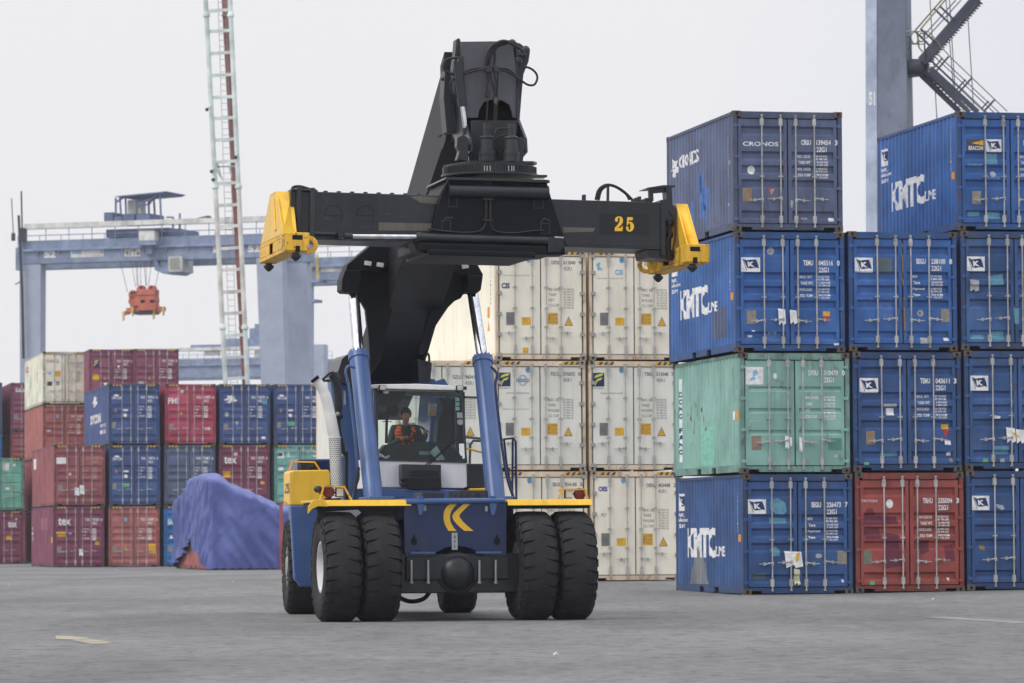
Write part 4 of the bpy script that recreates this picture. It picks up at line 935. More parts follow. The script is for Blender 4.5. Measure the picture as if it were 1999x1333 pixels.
# ---- boom
bt = [(-1.9, 8.40), (1.35, 6.70), (6.7, 4.15)]; bb = [(6.9, 3.25), (5.3, 3.85), (3.4, 4.90), (1.78, 5.66), (-.6, 6.63), (-1.9, 7.22)]
m = MB().mat(paint('boom_black', (.009, .010, .015), .5, dirt=.3, dirtcol=(.03, .031, .035), fade=.3, spec=.25, bump=.05)); m.yz(bt + bb, -.44, .44)
m.yz([(-1.95, 8.46), (-1.6, 8.28), (-1.75, 7.0), (-2.05, 7.15)], -.475, .475)
for x0 in (-.462, .44): m.box(x0, x0 + .022, -1.7, -1.3, 7.25, 7.9)
boom = part('boom', m, bevel=.012)
m = MB().mat(GREYW); q = [P(*c, 0) for c in ((716, 650), (723, 640), (722, 655), (716, 664))]
Sb = Surf(lambda a, b, d: Vector((-.44 - .004 + d, a, b)))
def bx(px, py): q = Kf.px(px, py, -.44); return (q.y, q.z)
m.poly(Sb, [bx(*c) for c in ((718, 652), (722, 640), (724, 655), (719, 668))]); part('boom_marking', m, boom)
# wings that take the lift cylinders
for sg in (-1, 1):
    if sg < 0: ear = [(793, 470), (734, 470), (678, 516), (675, 528), (700, 530), (740, 528), (765, 517), (788, 492)]; web = [(792, 478), (700, 527), (697, 582), (706, 590), (714, 604), (720, 660), (724, 735), (745, 700)]; hd = [(674, 527), (668, 545), (667, 566), (672, 570), (700, 572), (706, 540), (703, 527)]
    else: ear = [(880, 480), (912, 488), (926, 504), (944, 537), (930, 541), (905, 537), (890, 532), (878, 525)]; web = [(880, 490), (930, 540), (912, 572), (904, 575), (900, 582), (887, 588), (875, 600), (860, 622), (845, 645), (836, 670), (830, 690), (820, 690), (835, 620)]; hd = [(912, 537), (943, 537), (942, 545), (939, 566), (932, 572), (912, 570)]
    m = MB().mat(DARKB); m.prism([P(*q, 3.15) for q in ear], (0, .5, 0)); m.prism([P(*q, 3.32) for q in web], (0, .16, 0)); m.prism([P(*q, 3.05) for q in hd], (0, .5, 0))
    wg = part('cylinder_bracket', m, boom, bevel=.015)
    for c in ([(718, 514), (742, 517)] if sg < 0 else [(908, 520)]):
        m = MB().mat(LENS); a = P(*c, 3.1); R_ = Matrix.Rotation(rad(-8 * sg), 3, 'Y'); m.box(a.x - .055, a.x + .055, a.y - .03, a.y + .02, a.z - .035, a.z + .035, R_); m.mat(BLK); m.box(a.x - .06, a.x + .06, a.y + .02, a.y + .08, a.z - .04, a.z + .04, R_)
        part('boom_lamp', m, boom, bevel=.008)
# ---- lift cylinders
for sg, (bq, jq, tq) in ((-1, ((731, 990), (700, 692), (689, 560))), (1, ((969, 990), (942, 700), (920, 555)))):
    b0, j0, t0 = P(*bq, 1.35), P(*jq, 2.75), P(*tq, 3.3)
    ax = (j0 - b0).normalized()
    m = MB().mat(BLUE); L_ = (j0 - b0).length
    m.lathe(b0, ax, [(-.25, .14), (0, .15), (L_ - .10, .15), (L_ - .10, .168), (L_, .168), (L_ + .0, .10)], 28)
    for k in range(14):
        a = k * 2 * math.pi / 14; u = ax.cross(Vector((0, 0, 1))).normalized(); v = ax.cross(u); c = j0 + (u * math.cos(a) + v * math.sin(a)) * .145; m.cyl(c, c + ax * .035, .016, 6)
    lc = part('lift_cylinder', m, smooth=40)
    m = MB().mat(CHR); m.cyl(j0, t0, .09, 28); part('cylinder_rod', m, lc, smooth=40)
    m = MB().mat(NAVYP if sg > 0 else BLUE); off = 20 if sg > 0 else -18
    if sg < 0: pts = [(693, 718), (680, 715), (675, 728), (682, 760), (690, 830), (697, 900), (700, 930), (694, 950), (686, 985)]
    else: pts = [(958, 715), (970, 730), (967, 755), (975, 830), (984, 900), (992, 940), (1004, 975)]
    m.tube(smooth_pts([P(*q, 1.6) for q in pts]), .022, 8); part('cylinder_pipe', m, lc, smooth=50)
# ---- boom nose / head with sensor cylinders
m = MB().mat(DARK); hx0, hx1 = -.47, .42
m.yz([(-1.9, 8.26), (-3.0, 8.42), (-3.0, 7.5), (-2.1, 7.1), (-1.9, 7.25)], -.40, .38)
nose = part('inner_boom', m, bevel=.015)
m = MB().mat(paint('nose_skylit_grey', (.085, .086, .10), .42, dirt=.25, dirtcol=(.05, .05, .05)))  # lighter than the boom steel: sky light on the plate put into colour
fr_ = [(900, 81), (905, 150), (908, 230), (916, 230), (933, 230), (936, 214), (944, 200), (957, 195), (980, 196), (994, 204), (999, 218), (1001, 229), (1015, 232), (1012, 160), (1000, 84), (985, 80)]
m.prism([P(*q, -3.2) for q in fr_], (0, .06, 0))
part('nose_plate', m, nose, bevel=.006)
m = MB().mat(DARK)
xL, xR = P(905, 150, -3.2).x, P(1008, 150, -3.2).x
for x0 in (xL - .03, xR - .005):
    m.yz([(-3.19, 8.42), (-2.5, 8.3), (-2.3, 7.3), (-2.9, 6.9), (-3.5, 6.75), (-3.85, 6.8), (-3.8, 7.0), (-3.25, 7.35)], x0, x0 + .035)
m.box(xL, xR, -3.13, -2.6, 8.2, 8.34)
for c, r in (((910, 283), .09), ((1012, 283), .09)): a = P(*c, -3.75); m.cyl(a + Vector((-.06, 0, 0)), a + Vector((.06, 0, 0)), r, 16)
part('nose_side_plates', m, nose, smooth=40)
m = MB().mat(DARK); m.mat(HOLE); m.box(xL + .04, xR - .04, -3.0, -2.4, 6.9, 8.2); part('nose_dark_block', m, nose)  # solid near-black block stands for the shade behind the nose plate
m = MB().mat(DARK2)
m.prism([P(*q, -3.0) for q in [(891, 76), (897, 74), (900, 82), (902, 140), (913, 235), (905, 240), (896, 200), (888, 180), (884, 140), (888, 110)]], (0, .25, 0))
m.prism([P(*q, -2.7) for q in [(869, 137), (882, 137), (890, 240), (900, 258), (872, 258), (866, 190)]], (0, .35, 0))
m.prism([P(*q, -3.1) for q in [(1002, 82), (1015, 84), (1035, 100), (1032, 120), (1022, 145), (1018, 190), (1015, 230), (1008, 160)]], (0, .2, 0))
for c, r in (((1018, 105), .09), ((1012, 118), .075), ((1000, 84), .06), ((1026, 98), .07)): m.ball(P(*c, -3.15), r, 10)
m.ball(P(864, 154, -2.6), .03, 8)
part('nose_brackets', m, nose, bevel=.008)
m = MB().mat(DARK); a, b, c, d = (P(*q, -3.45) for q in ((893, 120), (903, 208), (909, 250), (910, 262))); m.cyl(a, b, .065, 16); m.mat(CHR); m.cyl(b, c, .036, 16); m.mat(DARK); m.cyl(c, d, .055, 12)
dc = part('damping_cylinder', m, nose, smooth=40)
m = MB().mat(HOSE)
def hose(pts, y, r=.018, y2=None):
    n = len(pts); m.tube(smooth_pts([P(*q, y + ((y2 - y) * i / (n - 1) if y2 is not None else 0)) for i, q in enumerate(pts)]), r, 7)
hose([(898, 113), (885, 113), (870, 118), (866, 132), (874, 142), (890, 145), (905, 142), (918, 136), (935, 133), (950, 135)], -3.35)
hose([(950, 134), (925, 139), (900, 147), (884, 155), (878, 168), (884, 184), (898, 190), (907, 192), (907, 200)], -3.4, .016)
hose([(970, 137), (985, 138), (1000, 145), (1015, 155), (1030, 165), (1043, 165), (1049, 153), (1046, 142), (1035, 133), (1022, 130)], -3.35, .017)
hose([(970, 133), (990, 135), (1005, 145), (1018, 158)], -3.3, .016)
hose([(948, 128), (950, 108), (958, 92), (972, 83), (985, 80), (1000, 86), (1015, 95), (1022, 100)], -3.4, .024)
hose([(954, 128), (958, 108), (966, 92), (980, 83), (1000, 82), (1014, 90)], -3.38, .024)
hose([(964, 128), (966, 110), (965, 100), (972, 90), (990, 84)], -3.36, .02)
hose([(951, 140), (953, 155), (951, 170), (953, 190)], -3.35, .018); hose([(956, 140), (960, 160), (968, 186)], -3.35, .012); hose([(965, 140), (968, 160), (966, 180), (969, 195)], -3.37, .016); hose([(972, 138), (971, 165), (970, 190)], -3.36, .014)
hose([(952, 195), (951, 220), (948, 250)], -3.5, .012); hose([(966, 200), (965, 230), (966, 280)], -3.3, .015); hose([(970, 205), (968, 240), (968, 290)], -3.3, .015)
hose([(964, 278), (966, 262), (972, 252), (985, 251), (1000, 252)], -3.8, .014); hose([(968, 290), (975, 300), (985, 285), (984, 270), (992, 262)], -3.8, .012); hose([(966, 272), (976, 266), (992, 263)], -3.85, .014); hose([(970, 295), (978, 302), (984, 300), (986, 285)], -3.8, .012)
m.mat(DARK2)
for px, py, w_, h_ in ((953, 135, 14, 11), (968, 135, 11, 10), (952, 185, 7, 9), (968, 195, 8, 12), (898, 117, 8, 8)):
    a = P(px, py, -3.36); w_ /= 270; h_ /= 270; m.box(a.x - w_, a.x + w_, a.y - .05, a.y + .06, a.z - h_, a.z + h_)
m.mat(flat('burlap', (.12, .1, .08), .9)); a = P(968, 198, -3.42); m.ball(a, .03, 8, (1, .6, 2))
part('hose_bundle', m, nose, smooth=50)
# ---- rotator
m = MB().mat(DARK); rc = Vector((-.145, -3.7, 0))
zt = 6.62
m.lathe(rc + Vector((0, 0, 6.44)), (0, 0, 1), [(0, .70), (.03, .70), (.03, .66), (.14, .66), (.14, .62), (.16, .62), (.17, .2)], 56)
for k in range(84):
    a = k * 2 * math.pi / 84; c = rc + Vector((math.cos(a) * .665, math.sin(a) * .665, 6.475)); m.box(c.x - .012, c.x + .012, c.y - .012, c.y + .012, c.z, c.z + .10)
m.prism([(-.75, -3.3, 6.61), (-.5, -4.05, 6.61), (.42, -4.1, 6.61), (.5, -3.95, 6.61), (.45, -3.2, 6.61)], (0, 0, .035))
m.mat(GREYW)
for cx in (946, 951, 957, 993, 999, 1003):
    a = P(cx, 329, -4.37); m.box(a.x - .006, a.x + .006, -4.375, -4.36, a.z - .035, a.z + .04)
m.mat(DARK); a = P(1055, 345, -3.8); m.box(a.x - .1, a.x + .08, -3.9, -3.6, a.z - .01, a.z + .02)
rot = part('rotator', m, smooth=30)
for cx in (951, 998):
    m = MB().mat(DARK2); a = P(cx, 318, -4.0); zb = 6.64; a.z = zb
    m.lathe(a, (0, 0, 1), [(0, .115), (.10, .115), (.10, .125), (.14, .125), (.15, .10), (.32, .092), (.34, .105), (.36, .10), (.38, .05), (.48, .05), (.48, .055), (.55, .05)], 20)
    part('rotator_motor', m, rot, smooth=35)
m = MB().mat(DARK)
m.prism([P(*q, -3.95) for q in [(893, 268), (905, 262), (915, 270), (914, 315), (892, 312), (897, 295), (892, 285)]], (0, .2, 0)); m.prism([P(*q, -3.95) for q in [(1010, 270), (1018, 267), (1025, 275), (1024, 290), (1021, 315), (1006, 315)]], (0, .2, 0)); m.prism([P(*q, -3.5) for q in [(920, 235), (1010, 235), (1010, 318), (915, 318)]], (0, .3, 0))
part('rotator_lugs', m, rot, bevel=.01)

# ---- spreader (built in its own turned frame, stored in the machine's coordinates)
def SMB(): return MB(SL_)
s_ = Sf.p
m = SMB().mat(DARK)
yf = -.46
zT, zB = s_(620, 374, yf).z, s_(620, 468, yf).z
m.box(-2.86, 2.55, -.46, .46, zB + .02, zT)
m.box(-2.86, 2.55, -.50, .50, zB - .0, zB + .02)
beam = part('lifting_beam', m, bevel=.02)
SB = Surf(lambda a, b, d: SL_ @ Vector((a, yf - .0 + d, b)))
def sp(px, py, y=yf): q = s_(px, py, y); return (q.x, q.z)
m = MB().mat(HOLE)
for cx in (651, 713):                                   # round covers with a slit
    for k in range(24):
        a0, a1 = math.pi * (-.25 + 1.3 * k / 24), math.pi * (-.25 + 1.3 * (k + 1) / 24)
        c = (cx, 419); m.poly(SB, [sp(c[0] + 18 * math.cos(a) * f, c[1] - 18 * math.sin(a) * f) for a, f in ((a0, 1), (a1, 1), (a1, .94), (a0, .94))])
    m.poly(SB, [sp(cx - 18, 420), sp(cx + 18, 421), sp(cx + 18, 422), sp(cx - 18, 421)])
m.mat(paint('bare_scrape', (.12, .11, .09), .5, dirt=.6)); m.poly(SB, [sp(738, 434), sp(846, 436), sp(842, 450), sp(738, 450)]); m.poly(SB, [sp(800, 383), sp(858, 384), sp(855, 398), sp(822, 396)]); m.poly(SB, [sp(1098, 443), sp(1162, 445), sp(1158, 452), sp(1100, 454)])
m.mat(flat('number_panel', (.012, .012, .014), .4)); m.poly(SB, [sp(1168, 417), sp(1267, 419), sp(1267, 459), sp(1168, 456)])
m.mat(YELP)
d2 = [(335, 500), (345, 440), (375, 400), (420, 378), (470, 370), (530, 378), (575, 415), (600, 480), (595, 560), (560, 625), (500, 690), (430, 745), (520, 745), (545, 735), (555, 695), (600, 695), (580, 852), (330, 852), (330, 740), (400, 670), (460, 590), (490, 520), (495, 450), (485, 415), (465, 405), (440, 430), (432, 470), (432, 520), (400, 548), (360, 545)]
d5 = [(735, 397), (920, 397), (915, 497), (785, 497), (782, 560), (800, 545), (860, 550), (915, 585), (955, 660), (955, 740), (925, 810), (870, 860), (800, 868), (735, 840), (700, 780), (695, 720), (725, 692), (770, 700), (780, 740), (778, 790), (795, 812), (825, 805), (840, 740), (840, 660), (825, 600), (800, 585), (780, 610), (765, 650), (718, 655)]
for dd in (d2, d5): m.poly(SB, [sp(1180 + x * 80 / 1333, 400 + y * 80 / 1333) for x, y in dd], .003)
m.mat(GREYW); part('beam_markings', m, beam)
m = SMB().mat(DARK2)
for px in (583, 609): a = s_(px, 400, yf); m.box(a.x - .035, a.x + .035, -.52, -.44, zB - .02, zT + .05)
m.box(-2.86, -2.5, -.52, .5, zT, zT + .03)
m.mat(HOSE); m.tube(smooth_pts([s_(*q, -.3) for q in ((570, 375), (572, 366), (585, 364), (600, 368), (620, 374))]), .025, 7)
for k in range(9): a = s_(610 + 26 * k, 372, -.4); m.box(a.x - .03, a.x + .03, -.4, -.34, zT, zT + .025)
part('beam_collar', m, beam, bevel=.01)
m = SMB().mat(HOSE)
for dx in (0, 5): m.tube(smooth_pts([s_(*q, -.2) for q in ((1163 + dx, 390), (1168 + dx, 372), (1178 + dx, 363), (1190, 361), (1205, 366), (1222, 378), (1234 - dx, 390))]), .022, 7)
m.mat(DARK2); a = s_(1187, 375, -.2); m.box(a.x - .015, a.x + .015, -.22, -.16, zT - .02, a.z + .09)
for k, px in enumerate((1236, 1242, 1248, 1256, 1262, 1140, 1270)): a = s_(px, 388, -.3); m.box(a.x - .02, a.x + .02, -.34, -.24, zT, zT + .05 + .02 * (k % 3))
part('hose_loop', m, beam, smooth=50)
# right end sensor mast
m = SMB().mat(DARK)
def spr(pts, y0, y1): m.prism([s_(*q, y0) for q in pts], (0, y1 - y0, 0))
spr([(1268, 378), (1312, 374), (1308, 362), (1298, 362), (1270, 367)], -.35, -.30); spr([(1267, 369), (1275, 368), (1276, 392), (1268, 392)], -.38, -.3); spr([(1300, 364), (1311, 364), (1313, 400), (1319, 405), (1318, 430), (1296, 430), (1296, 392), (1302, 388)], -.4, -.15)
spr([(1262, 368), (1318, 365), (1318, 362), (1296, 361), (1264, 366)], -.4, .1)
spr([(1291, 390), (1299, 390), (1299, 498), (1291, 498)], -.5, .5); spr([(1299, 400), (1312, 402), (1310, 500), (1299, 500)], -.3, .35); spr([(1262, 488), (1300, 488), (1300, 505), (1266, 503)], -.45, .3); spr([(1286, 492), (1320, 488), (1318, 508), (1288, 506)], -.35, .2)
for py in (412, 436, 458): a = s_(1308, py, -.35); m.ball(a, .055, 8)
m.tube(smooth_pts([s_(*q, -.4) for q in ((1306, 410), (1316, 430), (1318, 460), (1314, 490), (1320, 510))]), .014, 6); m.tube(smooth_pts([s_(*q, -.42) for q in ((1304, 430), (1308, 455), (1300, 480), (1306, 505))]), .014, 6)
part('end_cable_mast', m, beam, smooth=40)
# end arms: tapered yellow plate arm, box end beam, twist locks, hook
for sg in (-1, 1):
    xo = -3.045 if sg < 0 else 2.97; xi = xo - sg * (.24 if sg < 0 else .16)
    xa, xb = sorted((xo, xi))
    m = SMB().mat(YELP); bz0, bz1 = 5.19, 5.46
    m.yz([(-.28, 6.12), (.30, 6.12), (1.16, bz1), (-1.0, bz1)], *sorted((xo, xo - sg * .02)))
    # outer web + front flange leaning outwards
    top = 2.80; 
    fl = [(xo, -.28, 6.12), (xi, -.28, 6.12), (xi, -.78, bz1), (xo, -1.0, bz1)]
    m.prism(fl, (0, .04, 0)); fb = [(xo, .30, 6.12), (xi, .30, 6.12), (xi, .95, bz1), (xo, 1.16, bz1)]; m.prism(fb, (0, -.04, 0))
    m.box(xa, xb, -.28, .30, 6.09, 6.12)
    if sg > 0: m.yz([(-.28, 6.12), (-.10, 6.12), (-.55, bz1), (-1.0, bz1)], xi - .02, xi)
    m.bar((xo + sg * .01, -.12, 6.02), (xo + sg * .01, -.36, 5.55), .02, .05)
    arm = part('end_arm', m, bevel=.008)
    if sg > 0: xa, xb = 2.75, 3.02
    m = SMB().mat(YELW)
    # hollow end beam: walls with a window
    for x0 in (xa, xb - .025):
        for y0, y1, z0, z1 in ((-1.2, 1.2, bz0, bz0 + .06), (-1.2, 1.2, bz1 - .06, bz1), (-1.2, -.05, bz0 + .06, bz1 - .06), (.35, 1.2, bz0 + .06, bz1 - .06)): m.box(x0, x0 + .025, y0, y1, z0, z1)
    m.box(xa, xb, -1.2, 1.2, bz1 - .02, bz1 - .001); m.box(xa, xb, -1.2, 1.2, bz0, bz0 + .02)
    for y0 in (-1.24, 1.18):
        yy0, yy1 = y0, y0 + .06
        m.box(xa - (0 if sg < 0 else 0), xb, yy0, yy1, bz0, bz1)
    fx0, fx1 = (xa, xb + .10) if sg < 0 else (xa - .04, xb + .03)
    m.box(fx0, fx1, -1.27, -.92, bz0 + .02, bz1 + .005)
    m.mat(HOLE); cx = (xa + xb) / 2 + (.05 if sg < 0 else -.05); m.box(cx - .075, cx + .075, -1.275, -1.25, bz1 - .10, bz1 - .03); m.box(cx - .03, cx + .04, -1.275, -1.25, bz0 + .0, bz0 + .09)
    m.mat(YELW)
    # round front hook plate
    hx = xb + .13 if sg < 0 else xa - .10; hc = Vector((hx, -1.05, bz0 + .12)) if sg < 0 else Vector((hx, .9, bz0 + .12))
    n = 14; ring = []
    for r in (.13, .065): ring.append([hc + Vector((math.cos(-2.2 + 4.4 * k / n) * r * -sg, 0, math.sin(-2.2 + 4.4 * k / n) * r)) for k in range(n + 1)])
    for k in range(n): m.prism([ring[0][k], ring[0][k + 1], ring[1][k + 1], ring[1][k]], (0, .06, 0))
    if sg > 0: m.ball((xa + .0, .75, bz0 + .13), .12, 14, (1.2, .7, 1))
    m.mat(INKG)
    eb = part('end_beam', m, arm, bevel=.012)
    for y0 in (-1.13, 1.13):
        m = SMB().mat(DARK); c = Vector((cx if y0 < 0 else (xa + xb) / 2, y0, bz0)); 
        m.lathe(c + Vector((0, 0, .01)), (0, 0, -1), [(0, .05), (.04, .05), (.04, .075), (.07, .075), (.12, .03), (.13, .01)], 14); part('twist_lock', m, arm, smooth=40)
# middle body
yb = -.62
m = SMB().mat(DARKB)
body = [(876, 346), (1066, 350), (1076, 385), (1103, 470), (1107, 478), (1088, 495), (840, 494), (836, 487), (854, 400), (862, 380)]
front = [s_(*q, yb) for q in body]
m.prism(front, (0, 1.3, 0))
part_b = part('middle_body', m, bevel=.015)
m = SMB().mat(DARK); 
lip = [s_(*q, yb - .10) for q in [(858, 384), (876, 348), (960, 352), (1072, 356), (1066, 350), (960, 346), (876, 341), (855, 379)]]
m.prism([s_(*q, yb - .12) for q in [(872, 345), (1072, 351), (1074, 356), (868, 350)]], (0, 1.5, 0))
m.bar(s_(858, 383, yb - .05), s_(877, 347, yb - .1), .04, .02)
m.cyl(s_(876, 372, yb - .02), s_(1070, 376, yb - .02), .10, 16)
for q in [(868, 379, 12, 9), (1052, 397, 12, 9)]: pass
part('body_cap', m, part_b, smooth=40)
m = SMB().mat(DARK2)
for cx, cy, w_, h_ in ((884, 393, 9, 11), (1051, 396, 9, 11), (871, 440, 9, 11), (1064, 446, 9, 11)):
    for x0, x1, y0, y1 in ((-w_, w_, -h_, -h_ + 1.6), (-w_, w_, h_ - 1.6, h_), (-w_, -w_ + 1.6, -h_, h_), (w_ - 1.6, w_, -h_, h_)):
        m.prism([s_(cx + x, cy + y, yb) for x, y in ((x0, y0), (x1, y0), (x1, y1), (x0, y1))], (0, -.012, 0))
for q in ([(866, 432), (870, 425), (884, 425)], [(1056, 435), (1062, 426), (1074, 431)]):
    for a, b in zip(q, q[1:]): m.bar(s_(*a, yb - .01), s_(*b, yb - .01), .02, .02)
m.mat(HOSE)
for dx in (-4, 4):
    m.tube(smooth_pts([s_(953 + dx + x, y, yb - .03) for x, y in ((0, 347), (0, 352), (0, 372), (0, 392), (0, 425))]), .02, 7)
for q in (945, 950, 952, 958): pass
m.tube(smooth_pts([s_(*q, yb - .03) for q in ((949, 425), (947, 438), (938, 450), (915, 454), (885, 453), (850, 449), (835, 446))]), .014, 6)
m.tube(smooth_pts([s_(*q, yb - .03) for q in ((957, 425), (959, 442), (970, 452), (1000, 455), (1030, 452), (1050, 450), (1062, 450))]), .014, 6)
for py in (389, 430): m.prism([s_(*q, yb - .02) for q in ((942, py - 2), (962, py - 2), (962, py + 2), (942, py + 2))], (0, -.05, 0))
part('body_fittings', m, part_b, smooth=50)
# worn scuffs, weld seams and bolts on the black steel
m = MB().mat(paint('scuffed_steel', (.035, .036, .042), .55, dirt=.6, dirtcol=(.09, .09, .09), sc_=2))
rs = random.Random(11)
for k in range(46):
    px = rs.choice((rs.uniform(625, 850), rs.uniform(1100, 1285))); py = 384 + rs.random() * 82 + (14 if px > 900 else 0); w_ = rs.uniform(4, 22); h_ = rs.uniform(.6, 2.0)
    m.poly(SB, [sp(px, py), sp(px + w_, py + rs.uniform(-1, 1)), sp(px + w_ * .8, py + h_), sp(px + w_ * .1, py + h_)], -.001)
part('beam_scuffs', m, beam); m = SMB().mat(DARK2)
for k in range(9): a = s_(868 + 22 * k + 8, 382 + .7 * k, yb); m.cyl(a, a + Vector((0, -.012, 0)), .012, 6)
for k in range(9): a = s_(852 + 27 * k, 462 + .9 * k, yb); m.cyl(a, a + Vector((0, -.012, 0)), .012, 6)
for px in (630, 738, 1168, 1290): a, b = s_(px, 378 + (12 if px > 900 else 0), yf), s_(px, 464 + (14 if px > 900 else 0), yf); m.bar(a, b, .015, .012)
part('weld_seams', m, beam)
# side shift cylinder
m = SMB().mat(CHR); m.cyl(s_(684, 461, yb - .05), s_(815, 462, yb - .12), .033, 16); m.mat(DARK)
m.cyl(s_(812, 463, yb - .12), s_(1098, 471, yb - .12), .062, 18); m.cyl(s_(812, 463, yb - .12), s_(822, 463, yb - .12), .075, 18); m.cyl(s_(672, 461, yb - .05), s_(688, 461, yb - .05), .05, 12)
m.prism([s_(*q, yb - .05) for q in ((660, 452), (682, 450), (685, 468), (662, 464))], (0, .15, 0)); m.prism([s_(*q, yb - .18) for q in ((1070, 463), (1098, 462), (1102, 480), (1092, 492), (1070, 492))], (0, .2, 0))
m.cyl(s_(1087, 484, yb - .2), s_(1087, 484, yb), .055, 14); m.mat(GREYW); m.cyl(s_(1083, 463, yb - .2), s_(1100, 464, yb - .2), .012, 8)
m.mat(DARK); m.cyl(s_(608, 455, yf - .03), s_(690, 458, yf - .04), .03, 8)
part('side_shift_cylinder', m, part_b, smooth=40)
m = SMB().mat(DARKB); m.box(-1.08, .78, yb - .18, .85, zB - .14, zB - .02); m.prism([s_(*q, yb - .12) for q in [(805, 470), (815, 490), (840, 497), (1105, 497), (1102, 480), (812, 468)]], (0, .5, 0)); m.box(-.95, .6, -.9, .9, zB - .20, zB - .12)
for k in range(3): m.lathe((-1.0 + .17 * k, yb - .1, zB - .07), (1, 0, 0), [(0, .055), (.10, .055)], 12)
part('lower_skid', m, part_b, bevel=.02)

# ---- cab
yc = 2.62
def C(px, py, y=yc): return P(px, py, y)
bl, br, tl, tr = C(737, 897), C(910, 902), C(735, 757, yc + .10), C(902, 762, yc + .10)
x0, x1 = bl.x - .05, br.x + .02; zc0, zc1, zr = C(737, 952).z, bl.z, tl.z
yback = 4.35
m = MB().mat(WPNT)
m.prism([C(*q) for q in ((737, 899), (911, 903), (913, 950), (905, 953), (737, 951))], (0, .05, 0))
m.box(x0, x0 + .04, yc + .052, yback, zc0, zc1 + .02); m.box(x1 - .03, x1 + .02, yc + .052, yback, zc0, zc1 + .02); m.box(x0 + .041, x1 - .031, yback - .04, yback, zc0, zc1 + .02)
m.box(x0 + .041, x1 - .031, yc + .052, yback - .04, zc0, zc0 + .04)
rf = [P(*q, yc + .02) for q in ((726, 758), (728, 750), (815, 749), (877, 752), (900, 762))]; m.prism(rf, (0, yback - yc, 0))
cab = part('cab', m, bevel=.012)
GF = flat('cab_frame_dark', (.05, .055, .065), .4); GL = glass('windscreen_glass', (.86, .94, .91), .03); GL2 = glass('side_glass', (.95, .97, .96), .04)
m = MB().mat(GF)
for a, b in ((bl, tl), (br, tr), (tl, tr), (bl, br)): m.bar(a, b, .03, .03)
for x in (x0 + .02, x1 - .01):
    m.bar((x, yback - .03, zc1), (x, yback - .03, zr), .06, .06); m.bar((x, yc + .1, zr), (x, yback, zr), .05, .05)
m.bar((x1 - .01, 3.45, zc1), (x1 - .01, 3.45, zr), .05, .08); m.bar((x0, yback - .03, zr), (x1, yback - .03, zr), .05, .05)
m.mat(paint('pillar_blue_grey', srgb(90, 104, 128))); m.bar(C(732, 897, yc + .05), C(732, 758, yc + .13), .05, .08)
part('cab_frame', m, cab)
m = MB().mat(GL); m.add([bl, br, tr, tl], [(0, 1, 2, 3)]); ws = part('windscreen', m, cab)
m = MB().mat(GL2)
for x in (x0 + .02, x1 - .01): m.add([(x, yc + .1, zc1), (x, yback, zc1), (x, yback, zr), (x, yc + .15, zr)], [(0, 1, 2, 3)])
m.add([(x0, yback - .01, zc1), (x1, yback - .01, zc1), (x1, yback - .01, zr), (x0, yback - .01, zr)], [(0, 1, 2, 3)])
part('side_windows', m, cab)
# wipers, stickers
m = MB().mat(BLK)
a, b = C(828, 910, yc - .05), C(898, 852, yc - .01); m.bar(a, b, .014, .014); a, b = C(833, 911, yc - .05), C(880, 868, yc - .01); m.bar(a, b, .012, .012); m.ball(C(828, 911, yc - .04), .03, 8); part('wiper', m, ws)
m = MB()
n_ = (br - bl).cross(tl - bl).normalized()
Sw = Surf(lambda a, b, d: bl + (br - bl) * a + (tl - bl) * b + n_ * (-d) * -1 * (-1))
m.mat(flat('pale_sticker', (.45, .6, .6), .6))
def wsr(px, py): return ((px - 737) / 170.0, (898 - py) / 140.0)
m.disc(Sw, *wsr(755, 765), .035, ry=.03)
m.mat(flat('mint_sticker', (.22, .42, .36), .6))
for k in range(3): m.rect(Sw, *wsr(888, 779 + 9 * k), *wsr(896, 772 + 9 * k))
m.mat(GREYW); m.rect(Sw, *wsr(891, 812), *wsr(902, 801)); m.disc(Sw, *wsr(897, 820), .035, ry=.04); m.disc(Sw, *wsr(740, 889), .03, ry=.028); m.poly(Sw, [wsr(744, 886), wsr(752, 892), wsr(759, 888), wsr(760, 892), wsr(753, 896), wsr(744, 892)])
m.mat(flat('paper_sheet', (.5, .66, .66), .7)); m.poly(Sw, [wsr(838, 880), wsr(851, 867), wsr(867, 894), (wsr(850, 896))], -.02)
part('windscreen_stickers', m, ws)
for c in ((747, 757), (898, 758)):
    m = MB().mat(LENS); a = P(*c, yc - .08); m.box(a.x - .045, a.x + .045, a.y - .04, a.y, a.z - .035, a.z + .035); m.mat(BLK); m.box(a.x - .055, a.x + .055, a.y, a.y + .08, a.z - .045, a.z + .045); m.bar(a + Vector((0, .05, 0)), a + Vector((0, .12, -.08)), .02, .02); part('cab_lamp', m, cab, bevel=.01)
m = MB().mat(DARK2); m.prism([C(*q, yc - .30) for q in ((785, 906), (861, 907), (861, 928), (862, 952), (792, 951), (785, 945))], (0, .30, 0)); m.mat(BLK)
m.prism([C(*q, yc - .36) for q in ((794, 932), (860, 933), (861, 956), (800, 955), (795, 950))], (0, .1, 0)); m.ball(C(786, 937, yc - .3), .035, 10)
for k in range(4): m.prism([C(*q, yc - .315) for q in ((800, 918 + 3.2 * k), (856, 919 + 3.2 * k), (856, 920.3 + 3.2 * k), (800, 919.3 + 3.2 * k))], (0, .01, 0))
part('heater_box', m, bevel=.01)
